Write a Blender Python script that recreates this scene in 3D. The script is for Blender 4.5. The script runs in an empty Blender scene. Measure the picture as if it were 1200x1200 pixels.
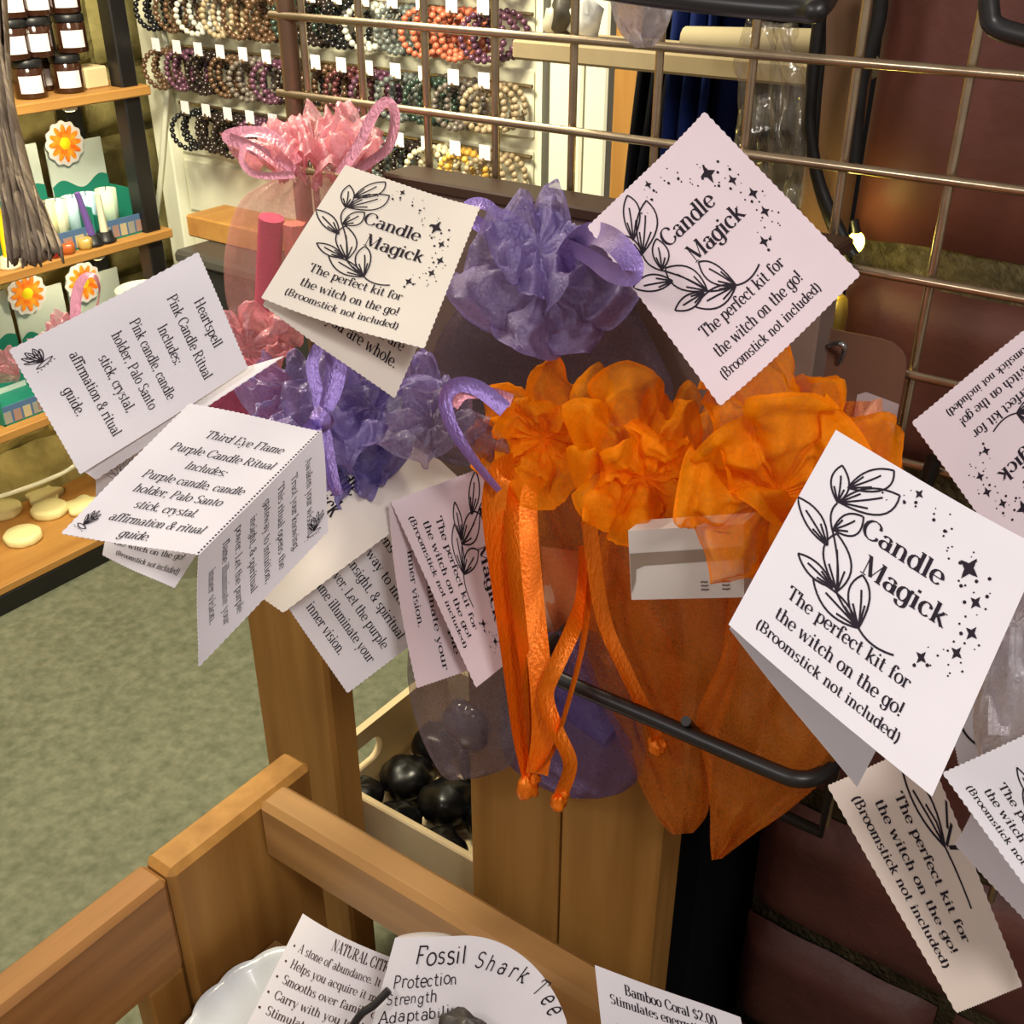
import bpy, math, random
import numpy as np
from mathutils import Vector, noise
sc = bpy.context.scene
col = sc.collection
# ------------------------------------------------------------------ camera, world, lights, exposure
FPX, PITCH, YAW = 1290.0, math.radians(29.5), math.radians(35.5)
CAM = Vector((0, 0, 1.5))
FW = Vector((-math.sin(YAW) * math.cos(PITCH), math.cos(YAW) * math.cos(PITCH), -math.sin(PITCH)))
RT = Vector((math.cos(YAW), math.sin(YAW), 0))
UP = RT.cross(FW)
cd = bpy.data.cameras.new('camera'); cam = bpy.data.objects.new('camera', cd); col.objects.link(cam)
cam.location = CAM; cam.rotation_euler = (math.pi / 2 - PITCH, 0, YAW)
cd.sensor_width = 36; cd.lens = 36 * FPX / 1200; cd.clip_start = 0.02
sc.camera = cam
sc.view_settings.view_transform = 'Standard'; sc.view_settings.look = 'None'
sc.view_settings.exposure = 0.0; sc.view_settings.gamma = 1; sc.view_settings.use_curve_mapping = False
sc.cycles.transparent_max_bounces = 40
w = bpy.data.worlds.new('world'); sc.world = w; w.use_nodes = True
w.node_tree.nodes['Background'].inputs[0].default_value = (1.0, 0.90, 0.82, 1)
w.node_tree.nodes['Background'].inputs[1].default_value = 0.37


def area(name, loc, target, size, power, color):
    l = bpy.data.lights.new(name, 'AREA'); l.energy = power; l.size = size; l.color = color
    o = bpy.data.objects.new(name, l); col.objects.link(o); o.location = loc
    o.rotation_euler = (Vector(target) - Vector(loc)).to_track_quat('-Z', 'Y').to_euler()
    return o


area('display_light', (-1.20, 0.80, 2.15), (-2.35, 1.35, 0.7), 0.4, 58, (1.0, 0.91, 0.66))
area('key_light', (-0.62, -0.45, 1.95), (-0.35, 0.6, 1.05), 0.22, 3.9, (1.0, 0.93, 0.93))
area('counter_light', (0.42, -0.10, 2.0), (0.0, 0.42, 1.3), 0.2, 7.6, (1.0, 0.96, 0.92))
area('floor_light', (-1.9, -0.4, 2.7), (-1.6, 0.6, 0), 0.9, 6, (1.0, 0.93, 0.82))


# ------------------------------------------------------------------ helpers
def ray(x, y):
    return FW + RT * ((x - 600) / FPX) - UP * ((y - 600) / FPX)


def at(x, y, d):
    return CAM + ray(x, y) * d


def onY(x, y, Y):
    r = ray(x, y); return CAM + r * (Y / r.y)


def onX(x, y, X):
    r = ray(x, y); return CAM + r * (X / r.x)


def onZ(x, y, Z):
    r = ray(x, y); return CAM + r * ((Z - 1.5) / r.z)


def lin(c):
    return tuple((v / 255 / 12.92) if v / 255 <= .04045 else ((v / 255 + .055) / 1.055) ** 2.4 for v in c)


class MB:
    def __init__(s): s.v = []; s.f = []; s.m = []

    def add(s, vs, fs, mi=0):
        o = len(s.v); s.v += [Vector(p) for p in vs]
        s.f += [tuple(i + o for i in f) for f in fs]; s.m += [mi] * len(fs)
        return s

    def box(s, c, size, X=(1, 0, 0), Y=(0, 1, 0), Z=(0, 0, 1), bev=0.0, mi=0):
        c = Vector(c); X, Y, Z = Vector(X), Vector(Y), Vector(Z); h = [q / 2 for q in size]
        b = min(bev, min(h) * .9)
        if b <= 0:
            vs = [c + X * (h[0] * i) + Y * (h[1] * j) + Z * (h[2] * k) for k in (-1, 1) for j in (-1, 1) for i in (-1, 1)]
            return s.add(vs, [(0, 2, 3, 1), (4, 5, 7, 6), (0, 1, 5, 4), (2, 6, 7, 3), (0, 4, 6, 2), (1, 3, 7, 5)], mi)
        vs = []; idx = {}
        for i in (-1, 1):
            for j in (-1, 1):
                for k in (-1, 1):
                    for a in range(3):
                        q = [i * h[0], j * h[1], k * h[2]]
                        for n, sg in enumerate((i, j, k)):
                            if n != a: q[n] -= sg * b
                        idx[(i, j, k, a)] = len(vs); vs.append(c + X * q[0] + Y * q[1] + Z * q[2])
        fs = []
        for a in range(3):
            o1, o2 = (a + 1) % 3, (a + 2) % 3
            for sg in (-1, 1):
                def key(p, q, axis=a):
                    t = [0, 0, 0]; t[a] = sg; t[o1] = p; t[o2] = q
                    return idx[(t[0], t[1], t[2], axis)]
                f = [key(-1, -1), key(1, -1), key(1, 1), key(-1, 1)]
                fs.append(tuple(f if sg > 0 else f[::-1]))
            for p in (-1, 1):
                for q in (-1, 1):
                    def e(r, axis):
                        t = [0, 0, 0]; t[a] = r; t[o1] = p; t[o2] = q
                        return idx[(t[0], t[1], t[2], axis)]
                    f = [e(-1, o1), e(1, o1), e(1, o2), e(-1, o2)]
                    fs.append(tuple(f if p * q < 0 else f[::-1]))
        for i in (-1, 1):
            for j in (-1, 1):
                for k in (-1, 1):
                    f = [idx[(i, j, k, 0)], idx[(i, j, k, 1)], idx[(i, j, k, 2)]]
                    fs.append(tuple(f if i * j * k > 0 else f[::-1]))
        return s.add(vs, fs, mi)

    def span(s, a, b, bev=0.0, mi=0):
        a, b = Vector(a), Vector(b)
        return s.box((a + b) / 2, [abs(q) for q in (b - a)], bev=bev, mi=mi)

    def grid(s, P, mi=0, closeu=False):
        nu, nv = len(P), len(P[0]); fs = []
        for i in range(nu if closeu else nu - 1):
            for j in range(nv - 1):
                i2 = (i + 1) % nu
                fs.append((i * nv + j, i2 * nv + j, i2 * nv + j + 1, i * nv + j + 1))
        return s.add([p for r in P for p in r], fs, mi)

    def tube(s, path, r, n=8, mi=0, close=False):
        path = [Vector(p) for p in path]; P = []
        N = len(path); prev = None
        for i, p in enumerate(path):
            if close: t = path[(i + 1) % N] - path[i - 1]
            else: t = path[min(i + 1, N - 1)] - path[max(i - 1, 0)]
            t.normalize()
            u = prev if prev is not None else (Vector((0, 0, 1)) if abs(t.z) < .9 else Vector((1, 0, 0)))
            u = (u - t * u.dot(t)).normalized(); prev = u; v = t.cross(u)
            rr = r(i / max(1, N - 1)) if callable(r) else r
            P.append([p + (u * math.cos(a) + v * math.sin(a)) * rr for a in [2 * math.pi * k / n for k in range(n + 1)]])
        s.grid(P, mi, closeu=close)
        if not close:
            for row in (P[0], P[-1]): s.add(row[:-1], [tuple(range(n))], mi)
        return s

    def lathe(s, prof, o, n=24, ax=(0, 0, 1), mi=0, wob=None):
        o = Vector(o); ax = Vector(ax).normalized()
        u = Vector((1, 0, 0)) if abs(ax.x) < .8 else Vector((0, 1, 0))
        u = (u - ax * u.dot(ax)).normalized(); v = ax.cross(u); P = []
        for k in range(n + 1):
            a = 2 * math.pi * k / n
            P.append([o + ax * z + (u * math.cos(a) + v * math.sin(a)) * (r * (wob(a, z) if wob else 1)) for r, z in prof])
        return s.grid(P, mi)

    def blob(s, c, r, n=10, seed=0, amp=0.0, fr=20, mi=0):
        c = Vector(c); P = []
        for i in range(2 * n + 1):
            a = math.pi * i / n; row = []
            for j in range(n + 1):
                b = math.pi * j / n
                d = Vector((math.cos(a) * math.sin(b), math.sin(a) * math.sin(b), math.cos(b)))
                k = 1 + amp * noise.noise(d * 1.7 + Vector((seed, seed * .7, 0)))
                row.append(c + Vector((d.x * r[0], d.y * r[1], d.z * r[2])) * k)
            P.append(row)
        return s.grid(P, mi)

    def build(s, name, mats, parent=None, smooth=False, origin=None):
        if not isinstance(mats, (list, tuple)): mats = [mats]
        if origin is None:
            if parent is not None: origin = Vector(parent['_o'])
            else:
                xs = np.array([tuple(p) for p in s.v]); lo, hi = xs.min(0), xs.max(0)
                origin = Vector(((lo[0] + hi[0]) / 2, (lo[1] + hi[1]) / 2, lo[2]))
        me = bpy.data.meshes.new(name)
        me.from_pydata([tuple(p - origin) for p in s.v], [], s.f)
        for m in mats: me.materials.append(m)
        me.polygons.foreach_set('material_index', s.m)
        if smooth: me.polygons.foreach_set('use_smooth', [True] * len(s.f))
        me.update()
        o = bpy.data.objects.new(name, me); col.objects.link(o)
        if parent is not None: o.parent = parent
        else: o.location = origin
        o['_o'] = tuple(origin)
        return o


ALL = []


def tag(o, label, cat, group=None, kind=None):
    o['label'] = label; o['category'] = cat
    if group: o['group'] = group
    if kind: o['kind'] = kind
    return o


def thing(name, label, cat, loc, group=None):
    o = bpy.data.objects.new(name, None); col.objects.link(o); o.location = loc; o['_o'] = tuple(loc)
    o.empty_display_size = .02
    return tag(o, label, cat, group)


def struct(name, mb, m, smooth=False):
    o = mb.build(name, m, smooth=smooth); o['kind'] = 'structure'; return o


def catmull(pts, n=8, close=False):
    pts = [Vector(p) for p in pts]; out = []; N = len(pts)
    for i in range(N if close else N - 1):
        if close: p0, p1, p2, p3 = pts[i - 1], pts[i], pts[(i + 1) % N], pts[(i + 2) % N]
        else: p0, p1, p2, p3 = pts[max(i - 1, 0)], pts[i], pts[i + 1], pts[min(i + 2, N - 1)]
        for k in range(n):
            t = k / n
            out.append(.5 * ((2 * p1) + (p2 - p0) * t + (2 * p0 - 5 * p1 + 4 * p2 - p3) * t * t + (3 * p1 - p0 - 3 * p2 + p3) * t ** 3))
    if not close: out.append(pts[-1])
    return out


# ------------------------------------------------------------------ materials
MATS = {}


def mat(name, rgb, rough=.6, spec=.4, metal=0, var=0.0, scale=30, stretch=(1, 1, 1), bump=0.0, bscale=None, rgb2=None, emit=None, detail=4, sss=0):
    if name in MATS: return MATS[name]
    m = bpy.data.materials.new(name); m.use_nodes = True; nt = m.node_tree; b = nt.nodes['Principled BSDF']
    c = lin(rgb); b.inputs['Roughness'].default_value = rough; b.inputs['Metallic'].default_value = metal
    b.inputs['Specular IOR Level'].default_value = spec
    b.inputs['Base Color'].default_value = (*c, 1)
    if var or rgb2 or bump:
        tc = nt.nodes.new('ShaderNodeTexCoord'); mp = nt.nodes.new('ShaderNodeMapping'); mp.inputs['Scale'].default_value = stretch
        nt.links.new(tc.outputs['Object'], mp.inputs[0])
        nz = nt.nodes.new('ShaderNodeTexNoise'); nz.inputs['Scale'].default_value = scale; nz.inputs['Detail'].default_value = detail
        nt.links.new(mp.outputs[0], nz.inputs[0])
        if var or rgb2:
            cr = nt.nodes.new('ShaderNodeValToRGB'); cr.color_ramp.elements[0].position = .3; cr.color_ramp.elements[1].position = .7
            c2 = lin(rgb2) if rgb2 else tuple(q * (1 + var) for q in c)
            c1 = c if rgb2 else tuple(q * (1 - var) for q in c)
            cr.color_ramp.elements[0].color = (*c1, 1); cr.color_ramp.elements[1].color = (*c2, 1)
            nt.links.new(nz.outputs[0], cr.inputs[0]); nt.links.new(cr.outputs[0], b.inputs['Base Color'])
        if bump:
            n2 = nz
            if bscale:
                n2 = nt.nodes.new('ShaderNodeTexNoise'); n2.inputs['Scale'].default_value = bscale; n2.inputs['Detail'].default_value = 3
                nt.links.new(mp.outputs[0], n2.inputs[0])
            bp = nt.nodes.new('ShaderNodeBump'); bp.inputs['Strength'].default_value = bump; bp.inputs['Distance'].default_value = .004
            nt.links.new(n2.outputs[0], bp.inputs['Height']); nt.links.new(bp.outputs[0], b.inputs['Normal'])
    if emit:
        b.inputs['Emission Color'].default_value = (*lin(emit[0]), 1); b.inputs['Emission Strength'].default_value = emit[1]
    MATS[name] = m; return m


def sheer(name, rgb, alpha, sparkle=.3, rough=.35, wscale=1400, trans=.5, var=.12):
    """thin woven organza: open weave lets light through, threads scatter it and glint"""
    m = bpy.data.materials.new(name); m.use_nodes = True; nt = m.node_tree; nt.nodes.clear(); N = nt.nodes.new; L = nt.links.new
    out = N('ShaderNodeOutputMaterial'); mix = N('ShaderNodeMixShader'); tr = N('ShaderNodeBsdfTransparent')
    df = N('ShaderNodeBsdfDiffuse'); tl = N('ShaderNodeBsdfTranslucent'); m1 = N('ShaderNodeMixShader'); m1.inputs[0].default_value = trans
    gl = N('ShaderNodeBsdfGlossy'); gl.inputs['Roughness'].default_value = rough; m2 = N('ShaderNodeMixShader')
    c = lin(rgb)
    for q in (df, tl): q.inputs['Color'].default_value = (*c, 1)
    tr.inputs['Color'].default_value = (*[.84 + .16 * v for v in c], 1)
    gl.inputs['Color'].default_value = (*[.45 + .55 * v for v in c], 1)
    tc = N('ShaderNodeTexCoord'); nz = N('ShaderNodeTexNoise'); nz.inputs['Scale'].default_value = wscale * .22; nz.inputs['Detail'].default_value = 3
    L(tc.outputs['Object'], nz.inputs[0])
    nb = N('ShaderNodeTexNoise'); nb.inputs['Scale'].default_value = wscale * .34; nb.inputs['Detail'].default_value = 3; L(tc.outputs['Object'], nb.inputs[0])
    bp = N('ShaderNodeBump'); bp.inputs['Strength'].default_value = 1.0; bp.inputs['Distance'].default_value = .002
    L(nb.outputs[0], bp.inputs['Height']); L(bp.outputs[0], gl.inputs['Normal'])
    mr = N('ShaderNodeMapRange'); mr.inputs[1].default_value = .3; mr.inputs[2].default_value = .7
    mr.inputs[3].default_value = max(0, alpha - var); mr.inputs[4].default_value = min(1, alpha + var)
    L(nz.outputs[0], mr.inputs[0]); L(mr.outputs[0], mix.inputs[0])
    L(df.outputs[0], m1.inputs[1]); L(tl.outputs[0], m1.inputs[2])
    m2.inputs[0].default_value = sparkle
    L(m1.outputs[0], m2.inputs[1]); L(gl.outputs[0], m2.inputs[2])
    L(tr.outputs[0], mix.inputs[1]); L(m2.outputs[0], mix.inputs[2]); L(mix.outputs[0], out.inputs[0])
    MATS[name] = m; return m


def satin(name, rgb):
    m = mat(name, rgb, rough=.36, spec=.6, metal=.45, bump=.45, scale=420, stretch=(1, 1, .35))
    return m


M = dict(
    paper=mat('paper', (226, 221, 226), .85, .15, var=.03, scale=18),
    ivory=mat('ivory_paper', (226, 217, 206), .85, .15, var=.03, scale=18),
    tan=mat('shade_tan_paper', (222, 206, 194), .85, .15, var=.03, scale=18),  # pale tag paper with shade and warm bounce light put into its colour
    pinkish=mat('pinkish_paper', (226, 208, 214), .85, .15, var=.03, scale=18),
    ink=mat('ink', (38, 30, 40), .7, .2),
    brownink=mat('brown_ink', (70, 45, 35), .7, .2),
    wire=mat('brass_wire', (178, 158, 130), .25, .6, metal=.9, var=.12, scale=60),
    bronze=mat('bronze_tube', (128, 100, 78), .4, .5, metal=.6, var=.1, scale=40),
    black=mat('black_metal', (26, 24, 24), .38, .5),
    cable=mat('black_cable', (18, 16, 16), .45, .4),
    woodz=mat('wood_upright', (178, 130, 66), .55, .35, rgb2=(150, 104, 46), scale=22, stretch=(1.6, 1.6, .10), bump=.12),
    woody=mat('wood_rail', (172, 122, 68), .55, .35, rgb2=(138, 94, 50), scale=22, stretch=(1.8, .12, 1.8), bump=.15),
    woodx=mat('wood_back_rail', (176, 132, 78), .5, .4, rgb2=(150, 110, 62), scale=20, stretch=(.12, 1.6, 1.6), bump=.1),
    shelf=mat('shelf_wood', (196, 146, 78), .5, .4, rgb2=(172, 120, 60), scale=16, stretch=(1.5, .15, 1.5)),
    cream=mat('cream_wood', (214, 192, 150), .6, .3, var=.07, scale=14, stretch=(1, .2, 1)),
    white=mat('white_paint', (226, 226, 206), .6, .3, var=.03, scale=6),
    panel=mat('white_slat_panel', (228, 226, 202), .55, .35, var=.04, scale=5),
    stone=mat('yellow_stone', (196, 182, 120), .95, .1, rgb2=(140, 130, 80), scale=14, detail=8, bump=1, bscale=45),
    floor=mat('green_grey_floor', (128, 130, 108), .75, .2, rgb2=(100, 104, 84), scale=48, detail=12),
    brick=mat('maroon_brick', (106, 61, 52), .5, .4, rgb2=(84, 48, 42), scale=9, detail=6, bump=.5, bscale=40),
    mortar=mat('grey_mortar', (132, 122, 92), .95, .1, rgb2=(80, 72, 52), scale=60, bump=1, bscale=160),
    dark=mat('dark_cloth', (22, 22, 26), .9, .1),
    taupe=mat('taupe_cloth', (164, 148, 130), .95, .05, rgb2=(128, 114, 98), scale=60, stretch=(3, 3, .3), bump=.6),
    teal=mat('teal_card', (36, 132, 112), .6, .3), tealdark=mat('blue_card', (82, 112, 150), .6, .3),
    cardwhite=mat('pale_card', (206, 216, 210), .7, .2),
    amber=mat('brown_glass', (58, 32, 20), .12, .6), lid=mat('black_lid', (28, 28, 30), .4, .4),
    plate=mat('white_porcelain', (226, 232, 240), .18, .6),
    orange_satin=satin('orange_satin', (250, 128, 12)), pink_satin=satin('pink_satin', (224, 150, 165)),
    purple_satin=satin('purple_satin', (150, 125, 195)),
    orange=sheer('orange_organza', (255, 152, 4), .68, .02, .5, trans=.30, var=.08),
    orange_body=sheer('orange_organza_bag', (248, 150, 44), .40, .10, .28, trans=.40, var=.04),
    pink=sheer('pink_organza', (238, 160, 174), .60, .30, .36),
    pink_body=sheer('pink_organza_bag', (226, 172, 174), .32, .42, .2, var=.10),
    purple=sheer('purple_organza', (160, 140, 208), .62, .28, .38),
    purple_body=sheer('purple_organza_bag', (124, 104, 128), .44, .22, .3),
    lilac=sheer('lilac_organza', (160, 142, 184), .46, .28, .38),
    white_sheer=sheer('white_organza', (232, 226, 232), .66, .26, .3),
    clear=sheer('clear_film', (205, 196, 178), .16, .6, .12, wscale=200),
)
# ------------------------------------------------------------------ stroke lettering (thick stems, thin hairlines, slab serifs)
# tokens: l line, a arc(cx cy rx ry a0 a1), v stem(x y0 y1 flags t/b), d dot
G = {
 'a': (.50, 'a .23 .36 .14 .14 10 160;v .37 .36 0 b;a .21 .15 .15 .15 0 360'),
 'b': (.52, 'v .11 .75 0 t;a .28 .25 .18 .25 0 360'),
 'c': (.46, 'a .25 .25 .19 .25 45 315;d .39 .39'),
 'd': (.55, 'a .24 .25 .18 .25 0 360;v .43 .75 0 tb'),
 'e': (.48, 'a .24 .25 .19 .25 0 318;l .06 .25 .43 .25'),
 'f': (.34, 'v .14 .58 0 b;a .25 .58 .11 .16 20 180;d .35 .66;l .03 .47 .28 .47'),
 'g': (.52, 'a .23 .25 .18 .25 0 360;v .41 .5 -.06 n;a .24 -.06 .17 .17 180 360;d .46 .5'),
 'h': (.56, 'v .12 .75 0 tb;a .27 .33 .15 .17 0 180;v .42 .33 0 b'),
 'i': (.28, 'v .13 .5 0 tb;d .13 .67'),
 'k': (.54, 'v .12 .75 0 tb;l .13 .2 .38 .47;l .22 .29 .44 .0;l .30 .49 .48 .49;l .36 .01 .52 .01'),
 'l': (.28, 'v .13 .75 0 tb'),
 'm': (.82, 'v .12 .5 0 tb;a .26 .33 .14 .17 0 180;v .40 .33 0 b;a .54 .33 .14 .17 0 180;v .68 .33 0 b'),
 'n': (.56, 'v .12 .5 0 tb;a .27 .33 .15 .17 0 180;v .42 .33 0 b'),
 'o': (.50, 'a .25 .25 .20 .25 0 360'),
 'p': (.54, 'v .12 .5 -.24 tb;a .29 .25 .18 .25 0 360'),
 'q': (.54, 'a .25 .25 .18 .25 0 360;v .43 .5 -.24 b'),
 'r': (.40, 'v .12 .5 0 tb;a .26 .34 .14 .15 40 180;d .36 .43'),
 's': (.40, 'a .20 .37 .13 .12 30 270;a .20 .12 .14 .13 -150 90'),
 't': (.36, 'v .15 .66 .1 n;a .25 .1 .1 .1 180 320;l .03 .47 .30 .47'),
 'u': (.56, 'v .12 .5 .15 t;a .26 .15 .14 .15 180 360;v .42 .5 0 tb'),
 'v': (.48, 'l .06 .5 .23 0;h .24 0 .42 .5;l .01 .49 .15 .49;l .34 .49 .47 .49'),
 'w': (.74, 'l .06 .5 .2 0;h .2 0 .34 .46;l .34 .46 .5 0;h .5 0 .66 .5;l .01 .49 .16 .49;l .58 .49 .72 .49'),
 'x': (.50, 'l .07 .5 .42 0;h .07 0 .42 .5'),
 'y': (.50, 'l .07 .5 .24 0;h .44 .5 .18 -.2;d .13 -.2;l .01 .49 .15 .49;l .36 .49 .49 .49'),
 'z': (.44, 'l .06 .49 .38 .49;l .38 .48 .06 .02;l .06 .01 .4 .01'),
 'A': (.70, 'h .08 0 .34 .75;l .34 .75 .58 0;l .18 .25 .5 .25;l .01 .01 .17 .01;l .48 .01 .68 .01'),
 'B': (.62, 'v .13 .75 0 tb;a .26 .56 .2 .19 -90 90;a .26 .19 .25 .19 -90 90;l .1 .74 .28 .74;l .1 .375 .28 .375;l .1 .01 .28 .01'),
 'C': (.68, 'a .37 .375 .30 .375 42 318;d .58 .58;d .59 .16'),
 'E': (.60, 'v .14 .75 0 tb;l .1 .74 .5 .74;l .1 .38 .38 .38;l .1 .01 .52 .01;l .51 .74 .51 .6;l .53 .01 .53 .16'),
 'F': (.56, 'v .14 .75 0 tb;l .1 .74 .5 .74;l .1 .38 .38 .38;l .51 .74 .51 .6'),
 'H': (.74, 'v .14 .75 0 tb;v .56 .75 0 tb;l .14 .38 .56 .38'),
 'I': (.34, 'v .17 .75 0 tb'),
 'L': (.56, 'v .14 .75 0 tb;l .1 .01 .5 .01;l .5 .01 .5 .17'),
 'M': (.86, 'h .14 .75 .14 0;l .14 .75 .40 .05;h .40 .05 .68 .75;v .69 .75 0 tb;l .04 .01 .24 .01;l .04 .74 .16 .74'),
 'N': (.74, 'h .14 .75 .14 0;l .14 .74 .56 .02;h .57 0 .57 .75;l .04 .01 .24 .01;l .04 .74 .16 .74;l .48 .74 .67 .74'),
 'O': (.72, 'a .36 .375 .30 .375 0 360'),
 'P': (.60, 'v .14 .75 0 tb;a .28 .55 .22 .2 -90 90;l .1 .74 .3 .74;l .14 .35 .3 .35'),
 'R': (.68, 'v .14 .75 0 tb;a .28 .56 .22 .19 -90 90;l .1 .74 .3 .74;l .14 .37 .3 .37;l .3 .36 .56 0;l .5 .01 .64 .01'),
 'S': (.54, 'a .27 .56 .19 .18 25 270;a .27 .19 .2 .19 -155 90'),
 'T': (.64, 'v .32 .75 0 b;l .05 .74 .59 .74;l .05 .74 .05 .58;l .59 .74 .59 .58'),
 'U': (.72, 'v .14 .75 .22 t;a .35 .22 .21 .22 180 360;h .56 .22 .56 .75;l .48 .74 .65 .74'),
 '&': (.66, 'a .28 .58 .13 .16 -60 200;l .17 .54 .56 .0;a .25 .18 .2 .18 60 330;l .42 .08 .56 .38'),
 '!': (.26, 'v .13 .75 .2 n;d .13 .04'), '.': (.22, 'd .1 .04'), ',': (.22, 'd .1 .04;h .12 .03 .06 -.1'),
 ':': (.24, 'd .11 .06;d .11 .42'), '(': (.32, 'a .34 .27 .22 .46 122 238'), ')': (.32, 'a -.02 .27 .22 .46 -58 58'),
 '$': (.52, 'a .25 .52 .17 .16 25 270;a .25 .2 .18 .17 -155 90;h .25 .85 .25 -.1'),
 '2': (.52, 'a .25 .55 .18 .2 -20 170;l .42 .48 .08 .04;l .08 .03 .45 .03'), '0': (.52, 'a .26 .375 .19 .375 0 360'),
 '3': (.5, 'a .23 .56 .17 .18 -90 150;a .23 .19 .19 .19 -150 90'), "'": (.2, 'h .1 .75 .1 .6'), '•': (.6, 'a .2 .28 .035 .045 0 360;a .2 .28 .07 .08 0 360;d .2 .28'),
 '1': (.36, 'v .2 .75 0 b;h .2 .75 .08 .62'), '-': (.34, 'l .06 .26 .28 .26'), ' ': (.30, ''),
}


def text_strokes(txt, thick=.115, thin=.035, italic=0.0, mono=False, seed=0):
    x = 0; out = []; rnd = random.Random(seed)
    if mono: thin = thick
    for ch in txt:
        adv, tok = G.get(ch, G[' '])
        jx, jy, js = (rnd.uniform(-.03, .03), rnd.uniform(-.04, .04), rnd.uniform(.9, 1.15)) if mono else (0, 0, 1)

        def add(pts, forced=None):
            rb = []
            for i, p in enumerate(pts):
                a = pts[max(i - 1, 0)]; b = pts[min(i + 1, len(pts) - 1)]
                dx, dy = b[0] - a[0], b[1] - a[1]; L = math.hypot(dx, dy) or 1
                wd = forced or (thin + (thick - thin) * abs(dy / L) ** 1.6)
                nx, ny = -dy / L * wd / 2, dx / L * wd / 2
                rb.append(((p[0] + nx, p[1] + ny), (p[0] - nx, p[1] - ny)))
            rb = [[(x + (q[0] * js + jx + (q[1] + jy) * italic), q[1] * js + jy) for q in r] for r in rb]
            out.append(rb)
        for t in filter(None, tok.split(';')):
            k = t.split(); n = k[1:]
            if k[0] in 'lh':
                q = list(map(float, n)); pts = [(q[0] + (q[2] - q[0]) * i / 3, q[1] + (q[3] - q[1]) * i / 3) for i in range(4)]
                add(pts, thin if k[0] == 'h' else None)
            elif k[0] == 'a':
                q = list(map(float, n)); m = max(6, int(abs(q[5] - q[4]) / 26))
                add([(q[0] + q[2] * math.cos(math.radians(q[4] + (q[5] - q[4]) * i / m)), q[1] + q[3] * math.sin(math.radians(q[4] + (q[5] - q[4]) * i / m))) for i in range(m + 1)])
            elif k[0] == 'v':
                X, y0, y1 = map(float, n[:3]); fl = n[3] if len(n) > 3 else ''
                add([(X, y0 + (y1 - y0) * i / 3) for i in range(4)])
                if not mono:
                    if 't' in fl: add([(X - .11, y0 - thin / 2), (X, y0 - thin / 2)], thin * 1.2)
                    if 'b' in fl: add([(X - .11, y1 + thin / 2), (X + .11, y1 + thin / 2)], thin * 1.2)
            elif k[0] == 'd':
                X, Y = map(float, n); r = .055 if not mono else .03
                add([(X - r, Y), (X - r * .5, Y), (X + r * .5, Y), (X + r, Y)], r * 1.9)
        x += adv * (1 if not mono else 1.05)
    return x, out


# front print: sprig, stars, words, in card coordinates (u right, v down)
LEAVES = [((.163, .28), (.103, .127), (.05, .22), (.215, .18)), ((.172, .20), (.314, .024), (.19, .06), (.38, .13)), ((.168, .275), (.385, .104), (.22, .12), (.42, .25)),
          ((.21, .46), (-.002, .362), (.15, .33), (.08, .47)), ((.20, .39), (.29, .268), (.19, .28), (.34, .38)), ((.332, .594), (.222, .394), (.40, .45), (.14, .50)),
          ((.31, .59), (.116, .565), (.22, .52), (.20, .64)), ((.477, .661), (.221, .613), (.38, .57), (.32, .73)), ((.477, .661), (.395, .474), (.32, .58), (.49, .50))]
STARS = [(.455, .055, .024), (.77, .212, .052), (.85, .315, .03), (.885, .425, .032), (.865, .52, .03), (.75, .61, .03)]
FRONT_TEXT = [('Candle', .305, .335, .395, .108, 1.15), ('Magick', .375, .468, .405, .108, 1.2), ('The perfect kit for', .155, .745, .60, .073, 1.1),
              ('the witch on the go!', .15, .845, .625, .073, 1.1), ('(Broomstick not included)', .10, .93, .71, .060, 1.1)]
HEART = [('Heartspell', .33, .12, .40, .072, .95), ('Pink Candle Ritual', .20, .235, .70, .072, .95), ('Includes:', .36, .34, .32, .072, .95), ('Pink candle, candle', .22, .45, .66, .072, .95),
         ('holder, Palo Santo', .24, .555, .63, .072, .95), ('stick, crystal,', .34, .66, .46, .072, .95), ('affirmation & ritual', .22, .775, .68, .072, .95), ('guide.', .42, .88, .22, .072, .95)]
EYE = [('Third Eye Flame', .30, .22, .58, .076, .95), ('Purple Candle Ritual', .16, .345, .76, .076, .95), ('Includes:', .36, .45, .30, .076, .95), ('Purple candle, candle', .15, .56, .74, .076, .95),
       ('holder, Palo Santo', .18, .66, .64, .076, .95), ('stick, crystal,', .28, .76, .45, .076, .95), ('affirmation & ritual', .20, .865, .68, .076, .95), ('guide.', .36, .96, .22, .076, .95)]
GUIDE = [('Awaken your wisdom.', .12, .16, .76, .068, .95), ('Trust your knowing.', .14, .28, .72, .068, .95), ('This ritual opens the', .10, .39, .80, .068, .95), ('gateway to intuition,', .11, .50, .78, .068, .95),
         ('insight, & spiritual', .14, .61, .70, .068, .95), ('power. Let the purple', .09, .72, .80, .068, .95), ('flame illuminate your', .11, .82, .76, .068, .95), ('inner vision.', .25, .92, .48, .068, .95)]
WHOLE = [('you are loved. You', .22, .62, .62, .1, 1), ('are light, you are', .3, .75, .62, .1, 1), ('worthy, you are whole.', .08, .86, .84, .1, 1)]


def bez(a, c, b, n=10):
    return [((1 - t) ** 2 * a[0] + 2 * t * (1 - t) * c[0] + t * t * b[0], (1 - t) ** 2 * a[1] + 2 * t * (1 - t) * c[1] + t * t * b[1]) for t in [i / n for i in range(n + 1)]]


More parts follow.
